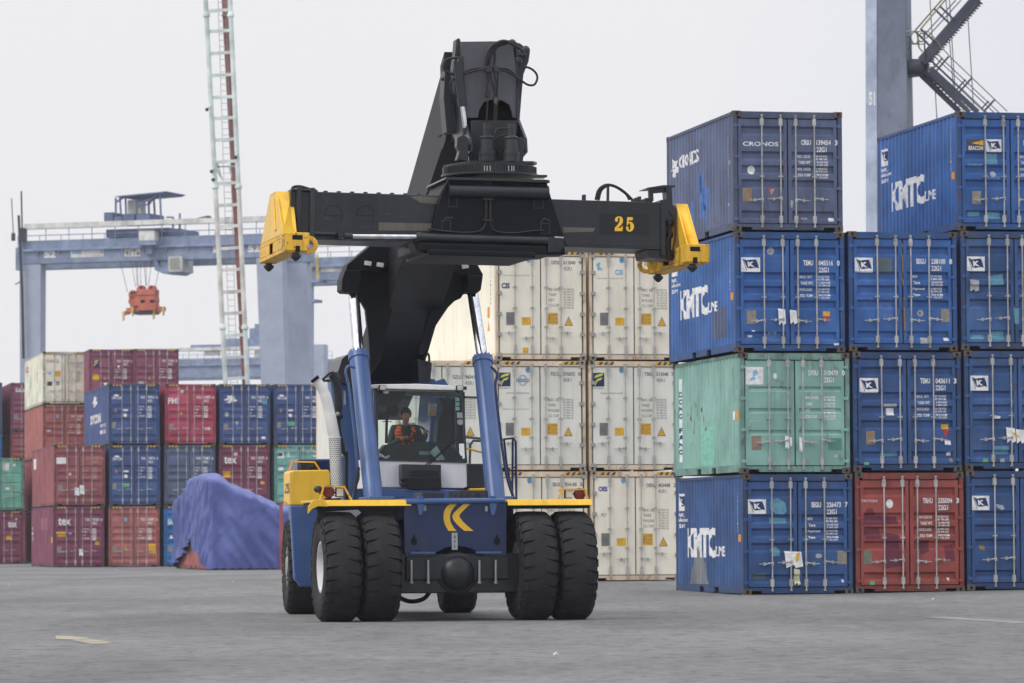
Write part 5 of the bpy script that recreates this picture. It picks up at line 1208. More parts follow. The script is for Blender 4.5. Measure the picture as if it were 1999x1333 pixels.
# interior
m = MB().mat(flat('dash_green_black', (.03, .045, .042), .6))
dz = C(737, 872, yc + .25).z
m.prism([C(*q, yc + .12) for q in ((738, 896), (742, 880), (752, 868), (770, 866), (800, 868), (812, 862), (845, 862), (880, 870), (893, 878), (905, 898))], (0, .3, 0)); m.box(x0 + .06, x1 - .06, yc + .1, yc + .4, zc0 + .05, dz - .15)
m.mat(flat('gauge_teal', (.25, .4, .42), .4)); m.prism([C(*q, yc + .1) for q in ((818, 881), (842, 881), (843, 888), (818, 888))], (0, .01, 0))
part('dashboard', m, cab, bevel=.01)
m = MB().mat(BLK); c = P(811, 848, 3.02); n = 28; tl_ = Matrix.Rotation(rad(-38), 3, 'X')
wheelpts = [c + tl_ @ Vector((.185 * math.cos(2 * math.pi * k / n), .0, .185 * math.sin(2 * math.pi * k / n))) for k in range(n)]
m.tube(wheelpts + [wheelpts[0]], .016, 8, False); 
for k in (0, 10, 18): m.bar(c, wheelpts[k], .03, .012)
m.cyl(c, c + Vector((0, -.10, -.35)), .03, 8); m.ball(c, .04, 10); part('steering_wheel', m, cab, smooth=60)
WHC = c.copy(); WHP = [v.copy() for v in wheelpts]
m = MB().mat(BLK); m.prism([P(*q, 3.0) for q in ((755, 792), (774, 789), (779, 800), (773, 812), (760, 812), (757, 818), (752, 812), (747, 806), (753, 803))], (0, .06, 0)); m.bar(P(755, 812, 3.02), P(754, 865, 3.02), .04, .03); m.bar(P(746, 823, 3.0), P(765, 823, 3.0), .012, .012); part('display_screen', m, cab)
SX = P(797, 860, 3.4).x
m = MB().mat(flat('seat_cloth', (.02, .022, .03), .8)); m.box(SX - .24, SX + .24, 3.05, 3.55, 2.30, 2.42); m.box(SX - .22, SX + .22, 3.50, 3.62, 2.42, 3.02); m.box(SX - .15, SX + .15, 3.15, 3.5, zc0 + .04, 2.30); part('driver_seat', m, cab, bevel=.04)
m = MB().mat(flat('cab_trim', (.03, .035, .045), .6)); m.prism([P(*q, 3.9) for q in ((858, 775), (893, 780), (896, 865), (852, 865), (856, 820), (865, 800))], (0, .35, 0)); m.prism([P(*q, 3.5) for q in ((738, 762), (790, 762), (788, 775), (778, 788), (738, 792))], (0, .5, 0)); m.mat(flat('dark_glass_green', (.1, .13, .13), .4)); m.prism([P(*q, 3.4) for q in ((790, 763), (900, 764), (899, 772), (792, 771))], (0, .3, 0)); part('cab_lining', m, cab)
# ---- exhaust, air intake
m = MB().mat(paint('exhaust_zinc', (.74, .74, .73), .35, metal=.35, dirt=.2)); ey = 1.9
a, b = P(659, 972, ey), P(653, 852, ey); m.cyl(a, b, .095, 24); m.tube(smooth_pts([P(*q, ey) for q in ((653, 856), (650, 840), (643, 805), (636, 775), (627, 755), (617, 742))], 6), [.092] * 12 + [.088] * 8 + [.082] * 6 + [.078] * 4 + [.1], 20, False)
m.cyl(b + Vector((0, 0, -.03)), b + Vector((0, 0, .0)), .103, 24)
ex = part('exhaust_stack', m, smooth=50)
m = MB().mat(HOLE)
for j in range(30):
    for k in range(9):
        th = math.pi * (1.0 + (k + .5 * (j % 2)) / 9.0); c = b.lerp(a, (j + 1.2) / 31.5) + Vector((math.cos(th), math.sin(th), 0)) * .0965
        t = Vector((-math.sin(th), math.cos(th), 0)); m.add([c + t * dx + Vector((0, 0, dz_)) for dx, dz_ in ((-.011, 0), (0, -.013), (.011, 0), (0, .013))], [(0, 1, 2, 3)])
c = P(614.5, 741, ey); 
part('exhaust_perforations', m, ex)
m = MB().mat(HOLE); m.tube([P(618, 744, ey - .01), P(613, 738, ey - .01)], [.07, .075], 16); part('exhaust_mouth', m, ex)
m = MB().mat(HOSE)
for pts, y, r in (([(648, 730), (656, 745), (660, 775), (660, 805)], 2.3, .065), ([(660, 812), (662, 840), (668, 868), (671, 888)], 2.2, .035), ([(666, 888), (674, 885), (676, 890), (676, 975)], 2.2, .03), ([(628, 743), (643, 729), (652, 727)], 2.3, .02), ([(628, 743), (645, 743)], 2.3, .02), ([(690, 985), (694, 950), (698, 925), (700, 912)], 1.2, .028)): m.tube(smooth_pts([P(*q, y) for q in pts]), r, 10)
m.ball(P(662, 812, 2.15), .07, 10); m.mat(STEEL); m.ball(P(659, 808, 2.1), .035, 8); m.ball(P(667, 890, 2.1), .035, 8)
part('air_intake_hose', m, smooth=60)
m = MB().mat(DARK); m.prism([P(*q, 4.2) for q in ((660, 725), (668, 700), (678, 692), (690, 690), (712, 720), (715, 760), (665, 745))], (0, 1.2, 0)); m.prism([P(*q, 4.4) for q in ((815, 700), (843, 708), (840, 745), (818, 745))], (0, .8, 0)); m.tube(smooth_pts([P(*q, 4.3) for q in ((828, 700), (835, 690), (838, 700), (836, 715))]), .02, 6); part('boom_hinge_block', m, bevel=.02)
m = MB().mat(BLUE); m.prism([P(*q, 4.5) for q in ((680, 700), (690, 680), (705, 672), (700, 720), (668, 722))], (0, .4, 0)); m.prism([P(*q, 4.5) for q in ((818, 735), (850, 740), (852, 752), (818, 752))], (0, .6, 0)); part('hinge_cover', m, bevel=.015)
m = MB().mat(NAVYP); m.box(-1.35, 1.35, 7.0, 8.1, .8, 2.6); part('counterweight', m, bevel=.04)

# ============================================================ driver
SKIN = flat('skin', srgb(176, 124, 100), .55, spec=.3); HAIR = flat('black_hair', (.008, .008, .01), .5)
hc = P(792, 811, 3.22)
PR = empty('person', KM @ Matrix.Translation((SX, 3.3, 2.42)), 'driver in an orange safety vest over a grey shirt holding the steering wheel', 'person')
I = Matrix.Translation((-SX, -3.3, -2.42))
def skin_obj(name, verts, edges, m_, parent, root=0, sub=2):
    me = bpy.data.meshes.new(name); me.from_pydata([tuple(I @ Vector(v[:3])) for v in verts], edges, []); me.materials.append(m_)
    o = bpy.data.objects.new(name, me); COL.objects.link(o); o.parent = parent
    md = o.modifiers.new('skin', 'SKIN'); md.use_smooth_shade = True
    for i, v in enumerate(verts):
        r = v[3]; me.skin_vertices[0].data[i].radius = (r, r if len(v) < 5 else v[4]); me.skin_vertices[0].data[i].use_root = (i == root)
    s = o.modifiers.new('sub', 'SUBSURF'); s.levels = sub; s.render_levels = sub
    return o
hx, hy, hz_ = hc
sh = hz_ - .205; hipz = 2.50
gl = min(WHP, key=lambda v: (v - P(797, 858, 3.02)).length) ; gr_ = min(WHP, key=lambda v: (v - P(829, 845, 3.02)).length)
def arm(sx, g_):
    s0 = Vector((hx + sx * .19, hy + .06, sh)); e = Vector((hx + sx * .27, hy - .02, sh - .27)); w_ = Vector(g_) + Vector((0, .085, .015)); pm = Vector(g_) + Vector((0, .04, .02))
    return s0, e, w_, pm
body = [(hx, hy + .10, hipz, .12), (hx, hy + .09, hipz + .22, .12), (hx, hy + .06, sh - .06, .13), (hx, hy + .04, sh + .04, .05), (hx, hy + .02, sh + .085, .044), (hx, hy - .012, hz_ - .07, .062), (hx, hy, hz_, .084), (hx, hy + .01, hz_ + .065, .076), (hx, hy - .085, hz_ - .015, .014)]
ed = [(0, 1), (1, 2), (2, 3), (3, 4), (4, 5), (5, 6), (6, 7), (6, 8)]
fing = []
for sx, g_ in ((-1, gl), (1, gr_)):
    s0, e, w_, pm = arm(sx, g_); i = len(body); body += [(*s0, .055), (*e, .04), (*w_, .026), (*pm, .03)]; ed += [(2, i), (i, i + 1), (i + 1, i + 2), (i + 2, i + 3)]
    for k in range(4):
        dx = (-.03 + .02 * k) * -sx; b0 = Vector(pm) + Vector((dx, -.025, .012)); b1 = Vector(g_) + Vector((dx * 1.1, -.022, .018)); b2 = Vector(g_) + Vector((dx * 1.1, -.024, -.016 + .003 * (k % 2))); j = len(body)
        body += [(*b0, .0105), (*b1, .0095), (*b2, .008)]; ed += [(i + 3, j), (j, j + 1), (j + 1, j + 2)]
    j = len(body); th = Vector(pm) + Vector((-sx * .035, .0, .0)); body += [(*th, .012), (*(Vector(g_) + Vector((-sx * .035, .02, -.012))), .0095)]; ed += [(i + 3, j), (j, j + 1)]
for sx in (-1, 1):
    i = len(body); body += [(hx + sx * .10, hy + .02, hipz, .085), (hx + sx * .14, hy - .38, hipz + .05, .062), (hx + sx * .13, hy - .42, zc0 + .13, .045), (hx + sx * .13, hy - .53, zc0 + .08, .035)]; ed += [(0, i), (i, i + 1), (i + 1, i + 2), (i + 2, i + 3)]
skin_obj('body', body, ed, SKIN, PR)
SHIRT = flat('grey_shirt', (.045, .05, .052), .8); TROU = flat('dark_trousers', (.02, .022, .03), .8)
v = [(hx, hy + .10, hipz - .02, .145), (hx, hy + .09, hipz + .22, .15, .135), (hx, hy + .06, sh - .07, .165, .13), (hx, hy + .04, sh + .035, .075)]; e_ = [(0, 1), (1, 2), (2, 3)]
for sx, g_ in ((-1, gl), (1, gr_)):
    s0, e, w_, pm = arm(sx, g_); i = len(v); v += [(*s0, .072), (*e, .055), (*(e.lerp(w_, .8)), .042)]; e_ += [(2, i), (i, i + 1), (i + 1, i + 2)]
skin_obj('shirt', v, e_, SHIRT, PR)
v = [(hx, hy + .10, hipz - .02, .14)]; e_ = []
for sx in (-1, 1): i = len(v); v += [(hx + sx * .10, hy + .02, hipz, .10), (hx + sx * .14, hy - .38, hipz + .05, .075), (hx + sx * .13, hy - .42, zc0 + .2, .06)]; e_ += [(0, i), (i, i + 1), (i + 1, i + 2)]
skin_obj('trousers', v, e_, TROU, PR)
VEST = flat('orange_vest', (.95, .15, .04), .7); REFL = flat('reflective_tape', (.22, .24, .23), .4)
m = MB(I)
def tor(u, t, k=1.0):   # u: angle (0 = front), t: 0 waist .. 1 shoulder
    rx, ry_ = (.185 + .03 * t) * k, (.155 - .0 * t) * k; z = hipz + .02 + (sh + .015 - hipz) * t
    f = 1 - max(0, t - .8) * 1.3
    return Vector((hx + rx * math.sin(u) * f, hy + .10 - .04 * t - ry_ * math.cos(u) * f, z))
for sx in (-1, 1):
    NU, NT = 10, 10
    for i in range(NU):
        for j in range(NT):
            t0, t1 = j / NT, (j + 1) / NT
            def uu(t, f):
                lo = .05 + max(0, t - .35) * .75; return sx * (lo + (2.4 - lo) * f)
            q = [tor(uu(t0, i / NU), t0), tor(uu(t0, (i + 1) / NU), t0), tor(uu(t1, (i + 1) / NU), t1), tor(uu(t1, i / NU), t1)]
            m.mat(REFL if i in (3, 4) or j == 3 else VEST); m.add(q, [(0, 1, 2, 3)])
vo = m.build('vest', PR, smooth=80); sd = vo.modifiers.new('s', 'SOLIDIFY'); sd.thickness = .012
m = MB(I).mat(HAIR); n = 16
rings = []
for th in [math.pi * k / 9 for k in range(1, 7)]:
    rings.append([Vector((hx + .093 * math.sin(th) * math.sin(a) * (1 + .06 * math.sin(5 * a)), hy + .015 - .10 * math.sin(th) * math.cos(a) * (.82 if (math.cos(a) > .3 and th > 1.3) else 1.0), hz_ + .028 + .112 * math.cos(th) + (.045 * max(0, math.cos(a)) if th > 1.2 else 0) * (1 if th < 1.8 else 1.6))) for a in [2 * math.pi * k / n for k in range(n)]])
m.loft(rings, True, True); m.build('hair', PR, smooth=80)
m = MB(I).mat(SKIN)
for sx in (-1, 1): m.ball((hx + sx * .083, hy + .01, hz_ - .005), .02, 8, (.5, 1, 1.5))
m.build('ears', PR, smooth=80)
m = MB(I).mat(flat('eye_dark', (.01, .008, .008), .3))
for sx in (-1, 1): m.ball((hx + sx * .028, hy - .073, hz_ + .015), .011, 8, (1.3, .6, .7)); m.bar((hx + sx * .015, hy - .076, hz_ + .038), (hx + sx * .045, hy - .07, hz_ + .036), .008, .008)
m.build('eyes', PR, smooth=80)
m = MB(I).mat(flat('lips', srgb(120, 70, 62), .5)); m.ball((hx, hy - .072, hz_ - .058), .02, 8, (1, .5, .35)); m.build('mouth', PR, smooth=80)
# ============================================================ tarpaulin over a red container
def interp(tbl, x):
    if x <= tbl[0][0]: return tbl[0][1]
    for (a, p), (b, q) in zip(tbl, tbl[1:]):
        if x <= b: t = (x - a) / (b - a); t = t * t * (3 - 2 * t); return p + (q - p) * t
    return tbl[-1][1]
TARP = paint('blue_tarpaulin', srgb(82, 94, 156), .45, dirt=.15, dirtcol=srgb(112, 116, 166), fade=.08, bump=.12, streak=0)
TY = 172.0
TM = Matrix.Translation((at(412, 1110, TY).x, TY, gL)) @ Matrix.Rotation(YAW, 4, 'Z'); Tf = Frame(TM)
container(0, 0, gL, 12.192, Z1, K5, SALM, 'reddish container sheltered beneath the blue tarpaulin', pos=(TM.translation.x, TM.translation.y + .1, 0), marks=[], near=False, group=None, hazard=None)
def tarpaulin(Mx, x0, x1, y0, y1, htab, cut, label, seed, ledge=.0):
    mb = MB().mat(TARP); NV = 64; rows = []
    # rounded-rectangle footprint walked at even steps
    r = .22; ring = []
    def seg(ax, ay, bx, by, nx, ny):
        L_ = math.hypot(bx - ax, by - ay); n = max(2, int(L_ / .055))
        for k in range(n): t = k / n; ring.append((ax + (bx - ax) * t, ay + (by - ay) * t, nx, ny))
    def corner(cx, cy, a0):
        for k in range(5): a = a0 + math.pi / 2 * k / 5; ring.append((cx + r * math.cos(a), cy + r * math.sin(a), math.cos(a), math.sin(a)))
    seg(x0 + r, y0, x1 - r, y0, 0, -1); corner(x1 - r, y0 + r, -math.pi / 2); seg(x1, y0 + r, x1, y1 - r, 1, 0); corner(x1 - r, y1 - r, 0)
    seg(x1 - r, y1, x0 + r, y1, 0, 1); corner(x0 + r, y1 - r, math.pi / 2); seg(x0, y1 - r, x0, y0 + r, -1, 0); corner(x0 + r, y0 + r, math.pi)
    cx, cy = (x0 + x1) / 2, (y0 + y1) / 2
    def ridge(v): return 1 - abs(noise.noise(v)) * 2.2
    for j in range(NV + 1):
        t = j / NV; row = []
        for x_, y_, nx, ny in ring:
            u = x_ * 1.0 + y_ * 1.3
            k = 1.0 if t < .62 else max(.02, (1 - ((t - .62) / .38) ** 2.2) ** .5)
            H_ = interp(htab, cx + (x_ - cx) * k) * ledge_(cy + (y_ - cy) * k); zb = cut(x_, y_, nx, ny)
            z = zb + (H_ * .84 - zb) * (t / .62) if t < .62 else H_ * (.84 + .16 * ((t - .62) / .38) ** .5)
            amp = min(1, (1 - t) * 2.2) ; v = Vector((u, z, seed))
            f = .26 * noise.noise(Vector((u * .9, z * .3, seed))) + .10 * ridge(Vector((u * 1.6 + z * .9, z * .5, seed + 3))) - .05
            f += .05 * ridge(Vector((u * 1.7 + z * .8, z * .9, seed + 7))) * (1.3 - t) + .014 * ridge(Vector((u * 3.4 - z * 1.5, z * 2.0, seed + 5))) + .007 * ridge(Vector((u * 6 + z, z * 5, seed + 9)))
            fold = (f - .06) * (amp * .9 + .1)
            x = cx + (x_ - cx) * k + nx * (fold + .11); y = cy + (y_ - cy) * k + ny * (fold + .11)
            row.append(Vector((x, y, z - (.0 if t < .6 else .10 * abs(noise.noise(Vector((x * 1.6, y * 1.2, seed))))))))
        rows.append(row)
    mb.loft(rows, True, False)
    o = mb.build('tarpaulin', None, smooth=180); o.matrix_world = Mx; tag(o, label, 'tarpaulin'); return o
def hx_(px, py): q = Tf.p(px, py, 0); return (q.x, q.z)
ht = [hx_(*q) for q in ((345, 972), (362, 955), (385, 930), (402, 918), (430, 920), (460, 932), (500, 950), (528, 968), (545, 985))]
xl, xr_ = hx_(412, 1000)[0], hx_(545, 1000)[0]
def cut1(x, y, bx_, by_):
    if bx_ < -.5 and y > .1: u = (y - .1) / 12.0; return .06 + 1.25 * max(0, 1 - abs(u - .42) / (.42 if u < .42 else .56))
    return .03 + .05 * abs(math.sin(x * 9))
ht2 = [(xl - .1, 4.3), (xl + .4, 4.2), (xl + 1.1, 3.75), (xl + 1.7, 3.5), (xl + 2.2, 3.25), (xr_ - .2, 3.0), (xr_, 2.85)]
ledge_ = lambda y: interp([(-.2, .97), (1.6, 1.0), (5.2, .98), (8.5, .84), (12.5, .70)], y)
tarpaulin(TM, xl - .12, xr_ + .1, -.12, 12.5, ht2, cut1, 'crumpled blue tarpaulin draped over the red container near the machine', 1.7)
o2 = at(575, 1108, 176); TM2 = Matrix.Translation((o2.x, 176, gL)) @ Matrix.Rotation(YAW, 4, 'Z')
tarpaulin(TM2, -.62, 1.8, 0, 4.0, [(-.62, 2.8), (2, 3.0)], lambda x, y, a, b: .03, 'strip of blue tarpaulin glimpsed behind the rear wheel', 5.1)
m = MB().mat(cp('faded_red_post', (150, 70, 72))); a = at(549, 1108, 170.5); m.box(-.07, .07, -.07, .07, 0, 2.8); m.box(-.16, .16, -.16, .16, 0, .04); m.box(-.09, .09, -.09, .09, 2.8, 2.84)
o = m.build('steel_post', None, bevel=.01); o.location = (a.x, 170.5, gL); tag(o, 'faded red post standing beside the right edge of the tarpaulin', 'post')

# ============================================================ ladder mast (leaning lighting tower)
MY = 236.0
MG = paint('mast_pale_green', srgb(204, 216, 212), .6, dirt=.2, dirtcol=(.25, .2, .17)); MR = paint('mast_red_brown', srgb(146, 96, 90), .6, dirt=.3); MW_ = paint('mast_off_white', srgb(208, 208, 200), .6, dirt=.3, dirtcol=(.25, .2, .17))
m0 = at(440, 1095, MY); TW = empty('lighting_tower', Matrix.Translation((m0.x, MY, gL)), 'tall leaning lattice tower of pale green rungs rising behind the navy containers', 'tower')
TI = Matrix.Translation((-m0.x, -MY, -gL))
def line_x(pts, y): return interp_lin(pts, y)
def interp_lin(t, x):
    if x <= t[0][0]: (a, p), (b, q) = t[0], t[1]; return p + (q - p) * (x - a) / (b - a)
    for (a, p), (b, q) in zip(t, t[1:]):
        if x <= b: return p + (q - p) * (x - a) / (b - a)
    (a, p), (b, q) = t[-2], t[-1]; return p + (q - p) * (x - a) / (b - a)
Lx = lambda y: 401.5 + (440 - 401.5) * y / 745; Rx = lambda y: 449 + (483 - 449) * y / 745; Bx = lambda y: 438.5 + (481 - 441) * y / 745
for nm, fx, mt, yo in (('tower_leg', Lx, MG, 0), ('tower_leg', Rx, MG, 0), ('tower_leg', Bx, MR, 1.3)):
    m = MB(TI)
    for y0, y1, mm in ((-60, 360, mt), (360, 640, mt if mt is MR else MW_), (640, 1095, mt)):
        m.mat(mm); a, b = at(fx(y0), y0, MY + yo), at(fx(y1), y1, MY + yo)
        if mt is MR: m.bar(a, b, .34, .2)
        else: m.cyl(a, b, .14, 12)
    for y in (30, 365, 640): c = at(fx(y), y, MY + yo); m.mat(MG if mt is MG else MR); m.lathe(c, (0, 0, 1), [(-.12, .14), (-.06, .21), (.06, .21), (.2, .14)], 12)
    m.build(nm, TW, smooth=40)
ys_ = [20, 60, 103, 146, 189, 230, 272, 315, 357, 400] + [441, 484, 526, 569, 611, 654, 697, 738, 780, 822, 865, 908, 950, 993, 1035, 1078]
proto = None
for k, y in enumerate(ys_):
    m = MB(TI).mat(MG if y < 360 or y > 640 else MW_); a, b = at(Lx(y), y + 1.5, MY), at(Rx(y), y - 1.0, MY); m.bar(a, b, .10, .18)
    m.mat(MG); c = at(Bx(y), y + 1, MY + 1.3); m.bar(b, c, .06, .08); m.bar(a, c, .06, .08); m.build('tower_rung', TW)
m = MB(TI).mat(paint('ladder_grey', (.3, .3, .32)))
l0, l1, r0, r1 = at(425 - .0, -20, MY + .9), at(461, 1095, MY + .9), at(440, -20, MY + .9), at(474, 1095, MY + .9)
m.bar(l0, l1, .03, .03); m.bar(r0, r1, .03, .03)
for k in range(90): t = k / 90; m.bar(l0.lerp(l1, t), r0.lerp(r1, t), .025, .025)
m.build('ladder', TW)
for (px, py, s) in ((404, 211, -1), (413, 332, -1), (416, 348, -1), (460, 304, 1)):
    m = MB(TI).mat(MG); a = at(Lx(py) if s < 0 else Rx(py), py - 4, MY - .1); b = at(px, py, MY - .3); m.bar(a, b, .07, .07); m.mat(DARK2); m.ball(b + Vector((0, 0, -.08)), .11, 10); m.build('floodlight', TW, smooth=60)
m = MB(TI).mat(MG)
for q in ([(418, 320), (430, 345)], [(424, 318), (434, 352)], [(448, 327), (452, 345)], [(418, 326), (460, 324)]): m.bar(at(*q[0], MY + .2), at(*q[1], MY + .2), .09, .09)
m.build('tower_bracket', TW)

# ============================================================ yard gantry cranes
CBG = paint('girder_blue', srgb(126, 140, 166), .6, dirt=.08, dirtcol=srgb(140, 146, 160))  # crane paints are lightened: distance haze put into the colours
CB3 = paint('trolley_slate', srgb(92, 108, 142), .6, dirt=.1)
CB = paint('crane_blue', srgb(156, 165, 184), .6, dirt=.08, dirtcol=srgb(140, 146, 160), fade=.06); CB2 = paint('crane_blue_dark', srgb(124, 140, 172), .6, dirt=.08)
CW = paint('crane_white', srgb(205, 205, 200), .6, dirt=.2)
ORGP = paint('spreader_orange', srgb(186, 96, 74), .5, dirt=.2, dirtcol=(.1, .05, .05)); YP2 = paint('pale_yellow', srgb(205, 180, 90), .5)
def gantry(px, py0, Y, yaw, span0, zb, zt, label, cab_x=None, num=None, detail=True, back=(-3.6, 6.5), legw=(1.45, 1.2), bspan=0.0):
    o = at(px, py0, Y); M = Matrix.Translation((o.x, Y, gL)) @ Matrix.Rotation(rad(yaw), 4, 'Z'); root = empty('gantry_crane', M, label, 'crane', 'blue yard gantry cranes'); f = Frame(M)
    for yi, (dx, dy) in enumerate(((0, 0), back)):
        span = span0 + (bspan if yi else 0)
        m = MB().mat(CBG); m.box(dx - .35, dx + span + .35, dy, dy + 1.1, zb, zt); m.mat(CB2); m.box(dx, dx + span, dy - .28, dy + 1.3, zt - .9, zt - .72)
        m.mat(CB)
        for k in range(int(span / 1.9)): m.box(dx + 1.2 + k * 1.9, dx + 1.26 + k * 1.9, dy - .2, dy, zt - 1.2, zt - .9)
        g_ = m.build('girder', root, bevel=.03)
        m = MB().mat(CB2); n = int(span / 1.9)
        for k in range(n + 1): x = dx + k * span / n; m.bar((x, dy - .25, zt - .72), (x, dy - .25, zt + .95), .05, .05)
        for z in (zt + .4, zt + .9): m.bar((dx, dy - .25, z), (dx + span, dy - .25, z), .04, .04)
        m.build('handrail', root)
        if yi == 0: m = MB().mat(CW); m.box(dx + .2, dx + span + (0 if detail else 0), dy - .5, dy - .2, zt + .95, zt + 1.35); m.build('cable_tray', root)
        for x, w_ in ((dx, legw[0]), (dx + span - legw[1], legw[1])):
            if True:
                m = MB().mat(CB); w2 = w_ * .85; sp_ = .75 if x > dx + 1 else 0; m.loft([[(x + sp_ + (w_ - w2) / 2, dy + .1, 0), (x + sp_ + (w_ + w2) / 2, dy + .1, 0), (x + sp_ + (w_ + w2) / 2, dy + 1.0, 0), (x + sp_ + (w_ - w2) / 2, dy + 1.0, 0)], [(x, dy + .05, zb - .02), (x + w_, dy + .05, zb - .02), (x + w_, dy + 1.05, zb - .02), (x, dy + 1.05, zb - .02)]]); m.build('leg', root)
                m = MB().mat(DARK2); c = (x + w_ / 2, dy + .5, .55)
                for k in (-1, 1): m.cyl((c[0] - .25, c[1] + k * .8, .6), (c[0] + .25, c[1] + k * .8, .6), .6, 16)
                m.build('bogie_wheels', root, smooth=40)
    m = MB().mat(CB); 
    span = span0
    for x in (0.1, span - 1.0): m.bar((x + .4, .5, 1.6), (x + .4 + back[0], back[1] + .5, 1.6), .8, .8)
    for x in (0.3, span - .8): m.bar((x, .5, zt - .5), (x + back[0], back[1] + .5, zt - .5), .6, .6)
    m.build('sill_beam', root)
    return root, f
g1, f1 = gantry(47, 1090, 333, -19, 22.6, 23.75, 25.65, 'blue gantry crane numbered 52 with an orange spreader hanging beneath its trolley', legw=(1.45, 2.2), bspan=3.1)
c = f1.p
def fr1(px, py, y=0.0): q = c(px, py, y); return q
S1 = Surf(lambda a, b, d: Vector((a, -.01 + d, b)), eps=.02)
m = MB().mat(WHITE)
for t, x0, x1, y0, y1 in (('52', 86, 109, 488, 504), ('52', 484, 508, 477, 493), ('52', 416, 428, 480, 494)):
    a, b = fr1(x0, y1), fr1(x1, y0); m.text(S1, t, a.x, a.z, b.x - a.x, b.z - a.z, bold=.07)
a, b = fr1(138, 503), fr1(203, 487); m.mat(CW).rect(S1, a.x, a.z, b.x, b.z); m.mat(SKYM); a, b = fr1(142, 496), fr1(158, 489); m.rect(S1, a.x, a.z, b.x, b.z, .01)
m.mat(GREYW)
for k in range(3): a, b = fr1(164, 500 - 4 * k), fr1(196, 498 - 4 * k); m.rect(S1, a.x, a.z, b.x, b.z, .01)
a, b = fr1(243, 501), fr1(274, 485); m.mat(CW).rect(S1, a.x, a.z, b.x, b.z); m.mat(INKG); a, b = fr1(245, 499), fr1(273, 487); m.text(S1, '41Te', a.x, a.z, b.x - a.x, b.z - a.z, .01, bold=.03)
m.build('crane_signs', g1)
def bx1(m, x0, y0, x1, y1, ya=-1.0, yb_=1.5):
    a, b = fr1(x0, y1, ya), fr1(x1, y0, ya); m.box(a.x, b.x, ya, yb_, a.z, b.z)
def ln1(m, pts, r=.05, y=0.0):
    P_ = [fr1(*q, y) for q in pts]
    for a, b in zip(P_, P_[1:]): m.bar(a, b, r, r)
m = MB().mat(CB3)
bx1(m, 203, 414, 220, 436, 0, 3); bx1(m, 222, 422, 238, 436, 0, 3); bx1(m, 240, 417, 262, 436, 0, 3); bx1(m, 266, 416, 291, 435, 0, 3); bx1(m, 207, 444, 330, 464, .2, 5.5); bx1(m, 300, 446, 352, 462, .2, 4)
m.mat(CW); bx1(m, 249, 390, 265, 418, .5, 2.5); bx1(m, 271, 449, 301, 470, -.9, .1); m.mat(CB2); bx1(m, 268, 447, 304, 449, -1, .2); bx1(m, 268, 470, 304, 479, -1.0, .1); bx1(m, 284, 479, 296, 496, -.5, .1)
m.mat(CW); m.ball(fr1(274, 411, .5), .22, 8, (1, 1, 1.6))
tr_ = m.build('trolley', g1, bevel=.03)
m = MB().mat(CB3); m.prism([fr1(*q, -.6) for q in ((222, 383), (324, 373), (316, 377), (232, 384))], (0, 4, 0)); m.build('trolley_roof', tr_ if False else g1)
m = MB().mat(CB3)
for pts, y in (([(226, 386), (226, 420)], -.3), ([(234, 382), (236, 420)], 3), ([(245, 383), (246, 418)], -.3), ([(312, 376), (315, 436)], -.3), ([(300, 385), (303, 430)], 3), ([(290, 392), (291, 420)], 3), ([(226, 395), (245, 383)], -.3), ([(290, 393), (312, 376)], -.3), ([(290, 400), (300, 385)], 3), ([(265, 393), (290, 392)], 0), ([(265, 400), (290, 399)], 0), ([(232, 384), (300, 382)], 2), ([(351, 416), (351, 460)], 0), ([(325, 424), (338, 424), (338, 445)], 0)): ln1(m, pts, .13, y)
m.build('trolley_posts', g1)
m = MB().mat(DARK2); m.tube(smooth_pts([fr1(*q, 0) for q in ((352, 433), (370, 432), (388, 427), (405, 423), (411, 425), (414, 432))]), .1, 8); m.build('festoon_hose', g1)
# operator cab under the girder
m = MB().mat(CB2); m.prism([fr1(*q, 0) for q in ((300, 508), (302, 527), (318, 534), (345, 536), (356, 530), (356, 525), (312, 522), (306, 508))], (0, 2, 0)); bx1(m, 312, 507, 328, 530, .2, 2); bx1(m, 296, 504, 356, 508, 0, 2.2)
m.mat(paint('crane_cab_grey', srgb(180, 182, 180))); bx1(m, 328, 500, 356, 531, -.2, 2); m.mat(flat('crane_cab_window', srgb(150, 152, 140), .3)); bx1(m, 332, 503, 350, 526, -.23, -.2)
m.build('operator_cab', g1, bevel=.02)
m = MB().mat(DARK2)
for a, b in (((235, 512), (249, 570)), ((256, 508), (265, 560)), ((265, 508), (268, 558)), ((268, 508), (270, 558)), ((274, 508), (275, 556)), ((281, 508), (285, 558)), ((285, 508), (286, 558)), ((296, 508), (290, 560)), ((309, 530), (303, 565))): m.cyl(fr1(*a, .5), fr1(*b, .5), .022, 5)
m.build('hoist_ropes', g1)
# orange spreader hanging from the ropes
hp = fr1(280, 590, .5)
HS = empty('hanging_spreader', Matrix.Translation(g1.matrix_world @ hp) @ Matrix.Rotation(rad(-19), 4, 'Z'), 'orange container spreader with pulleys and yellow corner guides hanging on ropes', 'spreader')
HI = Matrix.Translation((-hp.x, -hp.y, -hp.z))
def shp(m, pts, y0, y1): m.prism([fr1(*q, y0) for q in pts], (0, y1 - y0, 0))
m = MB(HI).mat(ORGP); shp(m, [(252, 578), (263, 573), (302, 573), (304, 586), (302, 596), (255, 598), (250, 590)], .2, 1.0); shp(m, [(266, 566), (303, 565), (303, 575), (268, 576)], .1, .9); shp(m, [(270, 590), (303, 590), (304, 605), (268, 607)], 0, .8); shp(m, [(256, 582), (268, 578), (268, 610), (253, 606)], 0.5, 1.6)
shp(m, [(246, 601), (304, 598), (304, 610), (262, 612), (246, 608)], .3, 1.4); hb = m.build('headblock', HS, bevel=.03)
m = MB(HI).mat(ORGP)
